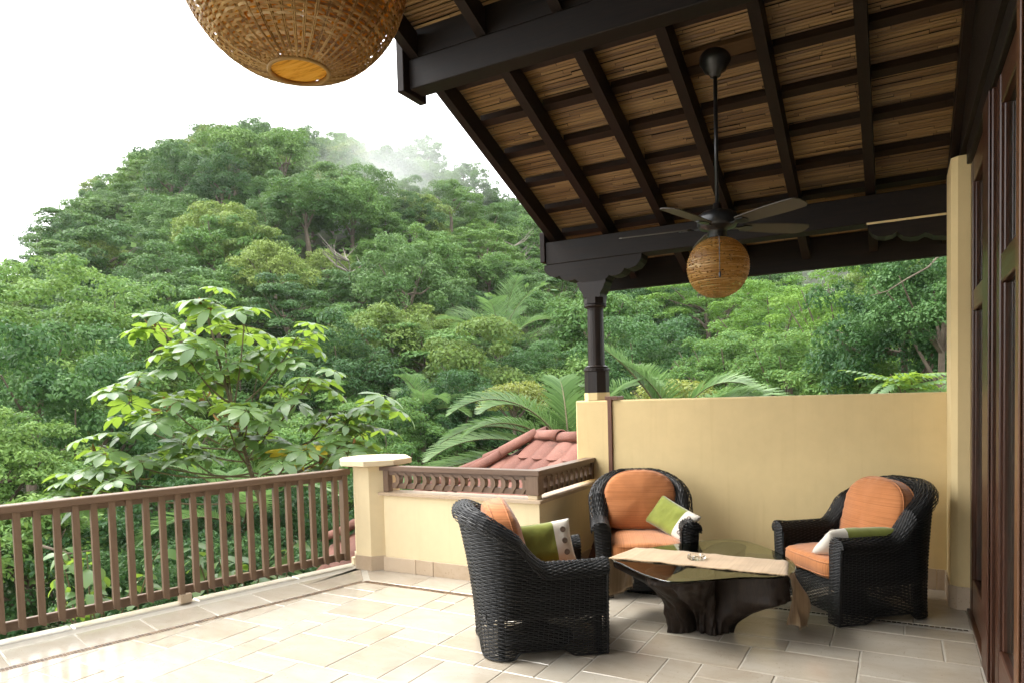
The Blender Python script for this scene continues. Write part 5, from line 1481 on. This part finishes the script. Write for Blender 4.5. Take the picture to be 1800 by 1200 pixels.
# ---------- umbrella-leaved tree (large palmate leaves) beyond the railing
def leaflet_pts(L, W, droop, n=5, fold=.14, base=.04):
    """obovate blade along +x, drooping"""
    v = []; f = []
    for i in range(n + 1):
        t = i / n; w = W * (math.sin(math.pi * min(1, t ** 1.35 * .98 + .012)) ** .8) / 2 if 0 < i < n else W * .03
        x = base + L * (t - .10 * droop * t * t); z = -droop * L * .55 * t * t
        v += [(x, -w, z + fold * w), (x, 0, z), (x, w, z + fold * w)]
    for i in range(n):
        a = 3 * i; f += [(a, a + 3, a + 4, a + 1), (a + 1, a + 4, a + 5, a + 2)]
    return v, f
def palmate(seed, nleaf=9, L=.30, W=.135):
    rr = random.Random(seed); V = []; F_ = []; T_ = []
    for k in range(nleaf):
        a = 2 * math.pi * k / nleaf * .94 + rr.uniform(-.08, .08) + .2; l = L * rr.uniform(.8, 1.12) * (1 - .25 * (abs(k - nleaf / 2) / (nleaf / 2) > .8))
        v, f = leaflet_pts(l, W * rr.uniform(.85, 1.1), rr.uniform(.3, .85)); b = len(V); tn = rr.random()
        ca, sa = math.cos(a), math.sin(a)
        for x, y, z in v: V.append((x * ca - y * sa, x * sa + y * ca, z)); T_.append(tn)
        F_ += [tuple(i + b for i in q) for q in f]
    o = np_mesh('leaf', V, F_, None, None, True, T_); me = o.data; bpy.data.objects.remove(o); return me
pal = []
for k in range(4): me = palmate(200 + k); me.materials.append(L_cec); pal.append(me)
paly = palmate(222, 8); paly.materials.append(L_ylw)
dry = palmate(223, 5, .16, .07); dry.materials.append(L_dry)
cec_base = at(430, 870, 9.3); cec_base = Vector((cec_base.x, cec_base.y, terrain_z(cec_base.x, cec_base.y)))
cec = empty('umbrella_leaved_tree', tuple(cec_base), 0, 'slender tree with large umbrella shaped leaves just beyond the railing', 'tree')
def bez(a, b, c, n=9): return [a * (1 - t) ** 2 + b * 2 * t * (1 - t) + c * t * t for t in np.linspace(0, 1, n)]
fork = at(465, 905, 9.3); q = MB(); q.tube(bez(cec_base, cec_base.lerp(fork, .5) + Vector((.15, .1, 0)), fork), [.05, .048, .045, .043, .04, .038, .035, .033, .03], 8); q.build('trunk', M_stem, cec, world=True)
tips = [(357, 525, 9.3), (322, 612, 8.9), (522, 592, 9.5), (229, 666, 9.1), (582, 728, 9.2), (458, 622, 9.8), (174, 781, 9.0), (655, 702, 9.4), (437, 716, 8.8), (356, 684, 9.6), (454, 752, 9.2), (514, 786, 8.8), (231, 815, 8.9), (300, 760, 9.5), (400, 640, 9.2), (610, 772, 9.0), (170, 838, 9.2), (545, 665, 9.0), (272, 560, 9.6), (430, 560, 9.0), (395, 590, 9.7), (285, 700, 8.8), (640, 755, 9.6), (495, 690, 9.6), (395, 725, 8.6), (240, 745, 9.6), (130, 850, 8.9), (560, 800, 9.5), (330, 800, 9.2)]
tips0 = at(*tips[0])
def stem_pt(t): m0 = fork.lerp(tips0, .55) + Vector((0, 0, -.22)); return fork * (1 - t) ** 2 + m0 * 2 * t * (1 - t) + tips0 * t * t
rr = random.Random(31)
for ti, (px, py, dp) in enumerate(tips):
    tip = at(px, py, dp); st0 = fork if ti == 0 else stem_pt(max(0, min(.85, .62 * (tip.z - fork.z) / (tips0.z - fork.z) + rr.uniform(-.12, .08))))
    mid = st0.lerp(tip, .55) + Vector((0, 0, -.22 - .1 * rr.random())); pts = bez(st0, mid, tip); q = MB(); q.tube(pts, ([.034, .031, .028, .025, .022, .019, .016, .014, .012] if ti == 0 else [.014, .0135, .013, .012, .0115, .011, .010, .009, .008]), 6); br_ = q.build('branch', M_stem, cec, world=True)
    nlf = 8 if ti < 6 else (6 if ti < 18 else 5)
    for k in range(nlf):
        az = 2 * math.pi * (k / nlf) + rr.uniform(-.35, .35); el = R(rr.choice((55, 32, 10, -12, 22)) + rr.uniform(-8, 8)); ln = rr.uniform(.24, .40)
        p0 = tip - Vector((0, 0, .05 + .035 * k)) ; d = Vector((math.cos(az) * math.cos(el), math.sin(az) * math.cos(el), math.sin(el)))
        p1 = p0 + d * ln + Vector((0, 0, -.03))
        q = MB(); q.tube(bez(p0, p0.lerp(p1, .5) + Vector((0, 0, .04)), p1, 4), [.005, .0042, .0036, .003], 4, False); q.build('petiole', M_stem, br_, True).data.transform(mat_of(cec).inverted())
        me = pal[rr.randrange(4)]
        if rr.random() < .004: me = paly
        o = bpy.data.objects.new('leaf', me); COL.objects.link(o); o.parent = cec
        nrm = (Vector((0, 0, 1)) + d * .45 + Vector((rr.uniform(-.2, .2), rr.uniform(-.2, .2), 0))).normalized()
        xa = (d - nrm * d.dot(nrm)).normalized(); ya = nrm.cross(xa)
        Mx = Matrix((xa, ya, nrm)).transposed().to_4x4(); Mx.translation = p1; o.matrix_basis = mat_of(cec).inverted() @ Mx
        s_ = rr.uniform(.72, 1.0); o.scale = (s_, s_, s_)
    if ti % 3 == 0:
        o = bpy.data.objects.new('dead_leaf', dry); COL.objects.link(o); o.parent = cec; o.location = mat_of(cec).inverted() @ (tip + Vector((.03, .0, -.14))); o.rotation_euler = (2.6, .3, ti)
for px, py in ((540, 792), (505, 796)):
    o = bpy.data.objects.new('yellow_leaf', paly); COL.objects.link(o); o.parent = cec; o.location = mat_of(cec).inverted() @ at(px, py, 8.7); o.rotation_euler = (.3, .5, px); o.scale = (.85,) * 3
# ---------- large-leaved shrub behind the balusters
def ovate(seed):
    rr = random.Random(seed); v, f = leaflet_pts(.24, .165, .8, 6, .18, .0); o = np_mesh('leaf', v, f, None, None, True, [rr.random()] * len(v)); me = o.data; bpy.data.objects.remove(o); me.materials.append(L_cec); return me
ov = [ovate(300 + k) for k in range(5)]
def big_leaf_shrub(name, px, py, dp, w, h, nst, label, seed):
    rr = random.Random(seed); c = at(px, py, dp); gz = terrain_z(c.x, c.y); root = empty(name, (c.x, c.y, gz), 0, label, 'shrub')
    for s0 in range(nst):
        tip = c + rt * rr.uniform(-w, w) + Vector((0, 0, rr.uniform(-h, h))) + fw * rr.uniform(-.5, .5); b0 = Vector((c.x + rr.uniform(-.3, .3), c.y + rr.uniform(-.3, .3), gz))
        pts = bez(b0, Vector((b0.x, b0.y, tip.z - .3)).lerp(tip, .3), tip, 8); q = MB(); q.tube(pts, [.02, .018, .016, .014, .012, .01, .008, .005], 5); q.build('stem', M_stem, root, world=True)
        for k in range(9):
            t = .62 + .38 * k / 8; i = t * 7; p = pts[int(min(6, i))].lerp(pts[int(min(6, i)) + 1], i - int(min(6, i))); az = k * 2.4 + rr.uniform(-.3, .3)
            o = bpy.data.objects.new('leaf', rr.choice(ov)); COL.objects.link(o); o.parent = root; o.location = (p.x - c.x, p.y - c.y, p.z - gz); o.rotation_euler = (rr.uniform(-.4, .4), rr.uniform(-.5, .55), az); s_ = rr.uniform(.6, 1.1); o.scale = (s_, s_, s_)
big_leaf_shrub('large_leaved_shrub', 170, 1005, 8.2, .85, .30, 9, 'shrub with large pale leaves behind the left balusters', 1)
big_leaf_shrub('large_leaved_shrub', 430, 985, 9.0, .85, .30, 9, 'shrub with large pale leaves behind the right balusters', 2)

# ---------- palms
def frond(mb_r, V, F_, T_, p0, az, el, L, droop, lw, rr, npair=58, hang=.35, curl=0):
    """arching rachis from p0 with two combs of leaflets"""
    d0 = Vector((math.cos(az) * math.cos(el), math.sin(az) * math.cos(el), math.sin(el))); pts = []; p = Vector(p0); e = el; n = 22
    for i in range(n + 1):
        pts.append(p.copy()); t = i / n; e = el - droop * t ** 1.25; a2 = az + curl * t * t
        p = p + Vector((math.cos(a2) * math.cos(e), math.sin(a2) * math.cos(e), math.sin(e))) * (L / n)
    mb_r.tube(pts, [.022 * (1 - .88 * i / n) + .002 for i in range(n + 1)], 5)
    side0 = Vector((-math.sin(az), math.cos(az), 0))
    for k in range(npair):
        t = .16 + .84 * (k + .5) / npair; i = t * n; i0 = int(min(n - 1, i)); p = pts[i0].lerp(pts[i0 + 1], i - i0); tg = (pts[i0 + 1] - pts[i0]).normalized()
        upv = side0.cross(tg) * -1; 
        if upv.z < 0: upv = -upv
        ll = lw * (math.sin(math.pi * (t * .86 + .12)) ** .7) * rr.uniform(.9, 1.08)
        for sg in (-1, 1):
            d = (side0 * sg * .80 + tg * (.55 + .35 * t) + upv * .5 + Vector((rr.uniform(-.06, .06), rr.uniform(-.06, .06), rr.uniform(-.08, .05)))).normalized()
            wv_ = tg * .5 + upv * .6; wv_ = (wv_ - d * wv_.dot(d)).normalized(); w = .0155 * rr.uniform(.8, 1.2)
            m1 = p + d * ll * .5 + Vector((0, 0, -hang * ll * .12)); m2 = p + d * ll * .97 + Vector((0, 0, -hang * ll * rr.uniform(.4, .65)))
            b = len(V); V += [p - wv_ * w * .6, p + wv_ * w * .6, m1 + wv_ * w, m1 - wv_ * w, m2 + wv_ * w * .15, m2 - wv_ * w * .15]; F_ += [(b, b + 1, b + 2, b + 3), (b + 3, b + 2, b + 4, b + 5)]; T_ += [rr.random()] * 6
def palm(name, top, label, fr, lw, seed, trunk_r=.11):
    rr = random.Random(seed); top = Vector(top); gz = terrain_z(top.x, top.y)
    root = empty(name, (top.x, top.y, gz), 0, label, 'palm'); q = MB(); q.tube([(top.x + .08 * math.sin(k), top.y, gz + (top.z - gz) * k / 6) for k in range(7)], [trunk_r * (1.3 - .08 * k) for k in range(7)], 9); q.build('trunk', M_palmtrunk, root, world=True)
    for (az, el, L, dr, *cu) in fr:
        mbr = MB(); V, F_, T_ = [], [], []; frond(mbr, V, F_, T_, top + Vector((rr.uniform(-.06, .06), rr.uniform(-.06, .06), rr.uniform(-.1, .1))), R(az), R(el), L, R(dr), lw * L / 3.4, rr, curl=R(cu[0]) if cu else 0)
        o = np_mesh('frond', np.array(V) - np.array((top.x, top.y, gz)), F_, L_palm, root, False, T_)
        q = mbr.build('rachis', M_stem, o, True); q.data.transform(mat_of(root).inverted())
pt1 = at(1000, 815, 11.2)
palm('coconut_palm', pt1, 'coconut palm with arching fronds behind the red tiled roof',
     [(208, 44, 2.3, 84, 0), (206, 14, 3.0, 46, 4), (203, 70, 2.5, 112, 0), (213, 2, 2.5, 36, 0), (165, 60, 2.6, 92, 0), (120, 72, 2.6, 80, 0), (60, 66, 2.5, 85, 0), (30, 58, 2.2, 80, 0), (190, 28, 2.8, 66, -8), (222, 60, 2.0, 100, 0)], .80, 1)
pt2 = at(1185, 775, 11.6)
palm('coconut_palm', pt2, 'coconut palm showing fronds over the yellow wall',
     [(30, 62, 2.5, 128, 0), (28, 80, 1.9, 120, 0), (205, 66, 2.1, 34, 0), (200, 80, 1.7, 60, 0), (205, 50, 1.9, 42, 0), (140, 72, 2.0, 60, 0), (215, 62, 1.9, 95, 0), (60, 50, 2.0, 80, 0), (24, 36, 2.2, 70, 0)], .95, 2)
def fan_fr(n, seed, L, dr=(60, 110)):
    rr = random.Random(seed); return [(360 * k / n + rr.uniform(-14, 14), rr.uniform(25, 80), L * rr.uniform(.85, 1.1), rr.uniform(*dr)) for k in range(n)]
palm('valley_palm', at(880, 625, 38), 'large shaggy palm in the middle of the valley forest', fan_fr(15, 3, 4.8, (45, 100)), 1.0, 3, .2)
palm('valley_palm', at(745, 735, 25), 'small palm in the forest left of the tiled roof', fan_fr(11, 4, 2.5), .8, 4, .12)
palm('valley_palm', at(430, 930, 12.5), 'young palm below the umbrella-leaved tree', fan_fr(9, 6, 2.2), .8, 6, .10)

# ---------- big pinnate-leaved plant at the right end of the wall
def pinnate(seed):
    rr = random.Random(seed); V, F_, T_ = [], [], []
    for k in range(7):
        for sg in (-1, 1):
            v, f = leaflet_pts(.20 * (1 - .03 * k), .085, .7, 5, .2, .01); a = sg * R(58 - 4 * k); ca, sa = math.cos(a), math.sin(a); b = len(V); tn = rr.random(); x0 = .07 + .085 * k
            V += [(x0 + x * ca - y * sa, x * sa + y * ca, z - .25 * x0 * x0) for x, y, z in v]; F_ += [tuple(i + b for i in q) for q in f]; T_ += [tn] * len(v)
    v, f = leaflet_pts(.2, .085, .7, 5, .2, .0); b = len(V); V += [(.67 + x, y, z - .11) for x, y, z in v]; F_ += [tuple(i + b for i in q) for q in f]; T_ += [.5] * len(v)
    o = np_mesh('leaf', V, F_, None, None, True, T_); me = o.data; bpy.data.objects.remove(o); me.materials.append(L_cec); return me
pin = [pinnate(400 + k) for k in range(3)]
c = at(1630, 690, 11); gz = terrain_z(c.x, c.y); pr_ = empty('pinnate_leaved_plant', (c.x, c.y, gz), 0, 'plant with bright feather-shaped leaves over the right end of the wall', 'plant')
rr = random.Random(12)
for k in range(8):
    tip = c + rt * rr.uniform(-.65, .45) + Vector((0, 0, rr.uniform(-.3, .42))) + fw * rr.uniform(-.4, .4)
    q = MB(); q.tube(bez(Vector((c.x, c.y, gz)), Vector((c.x, c.y, tip.z - .4)), tip, 8), [.025, .022, .02, .017, .015, .012, .01, .007], 5); q.build('stem', M_stem, pr_, world=True)
    for j in range(6):
        o = bpy.data.objects.new('leaf', rr.choice(pin)); COL.objects.link(o); o.parent = pr_; o.location = (tip.x - c.x, tip.y - c.y, tip.z - gz - .03 * j); o.rotation_euler = (rr.uniform(-.3, .3), rr.uniform(-.6, .2), j * 1.1 + rr.uniform(-.3, .3)); s_ = rr.uniform(.75, 1.05); o.scale = (s_,) * 3

# bare branches showing at the left and right
def bare(pts, r0_, label):
    P_ = [at(*p) for p in pts]; root = empty('bare_branch', tuple(P_[0]), 0, label, 'branch'); q = MB(); q.tube(P_, [r0_ * (1 - .75 * i / (len(P_) - 1)) for i in range(len(P_))], 6); q.build('wood', M_bark, root, world=True)
bare([(1660, 440, 12.6), (1632, 470, 12.5), (1595, 490, 12.4), (1560, 512, 12.5), (1530, 520, 12.7)], .022, 'bare grey branch before the dark tree at the upper right')
bare([(60, 955, 9.4), (120, 972, 9.3), (170, 965, 9.4)], .022, 'crooked bare branch behind the left balusters')

# ================================================================== AIR
hz, nt, out = new_mat('valley_air'); pv = N(nt, 'ShaderNodeVolumePrincipled'); pv.inputs['Color'].default_value = (.93, .96, .97, 1); pv.inputs['Density'].default_value = .0002; pv.inputs['Anisotropy'].default_value = .2
nt.links.new(pv.outputs[0], out.inputs['Volume'])
zs = [terrain_z(-math.sin(R(a)) * r, math.cos(R(a)) * r) for a in range(-180, 181, 4) for r in (5, 9, 20, 50, 90, 120, 160, 340, 500, 1500)]
hb = MB(); hb.box((-1600, -1600, min(zs) - 4), (1600, 1600, max(zs) + 40)); ho = hb.build('haze', hz); tag(ho, 'thin damp air over the valley', 'haze', kind='stuff'); ho.display_type = 'WIRE'
def mist(px, py, dp, sx, sy, sz, dens, label, seed):
    m, nt, out = new_mat('mist_vapour'); p = N(nt, 'ShaderNodeVolumePrincipled'); p.inputs['Color'].default_value = (.97, .98, .98, 1)
    v = coord(nt, 'Object'); n1 = noise_n(nt, v, .075, 3, .6, .6)
    ln = N(nt, 'ShaderNodeVectorMath', operation='LENGTH'); sc_ = N(nt, 'ShaderNodeVectorMath', operation='DIVIDE'); sc_.inputs[1].default_value = (sx, sy, sz); nt.links.new(v, sc_.inputs[0]); nt.links.new(sc_.outputs[0], ln.inputs[0])
    fall = math_n(nt, 'SUBTRACT', 1.0, ln.outputs['Value']); f = math_n(nt, 'MULTIPLY', math_n(nt, 'MAXIMUM', fall, 0.0), math_n(nt, 'MAXIMUM', math_n(nt, 'SUBTRACT', n1, .36), 0.0))
    nt.links.new(math_n(nt, 'MULTIPLY', f, dens), p.inputs['Density']); nt.links.new(p.outputs[0], out.inputs['Volume'])
    c = at(px, py, dp); q = MB(); n = 16; rings = [(math.cos(R(t)), math.sin(R(t))) for t in (-80, -50, -20, 20, 50, 80)]
    q.lathe([(r_ * 1.0, z_) for r_, z_ in rings], n); q.v = [(x * sx, y * sy, z * sz) for x, y, z in q.v]; o = q.build('mist', m); o.location = c; tag(o, label, 'mist', kind='stuff'); o.rotation_euler = (0, R(12), 0)
    m.cycles.volume_step_rate = 2.0
mist(705, 315, 84, 13, 12, 17, .22, 'wisp of white steam rising before the tall tree on the skyline', 1)
mist(650, 400, 66, 9, 8, 10, .26, 'faint wisp of steam lower on the slope', 2)
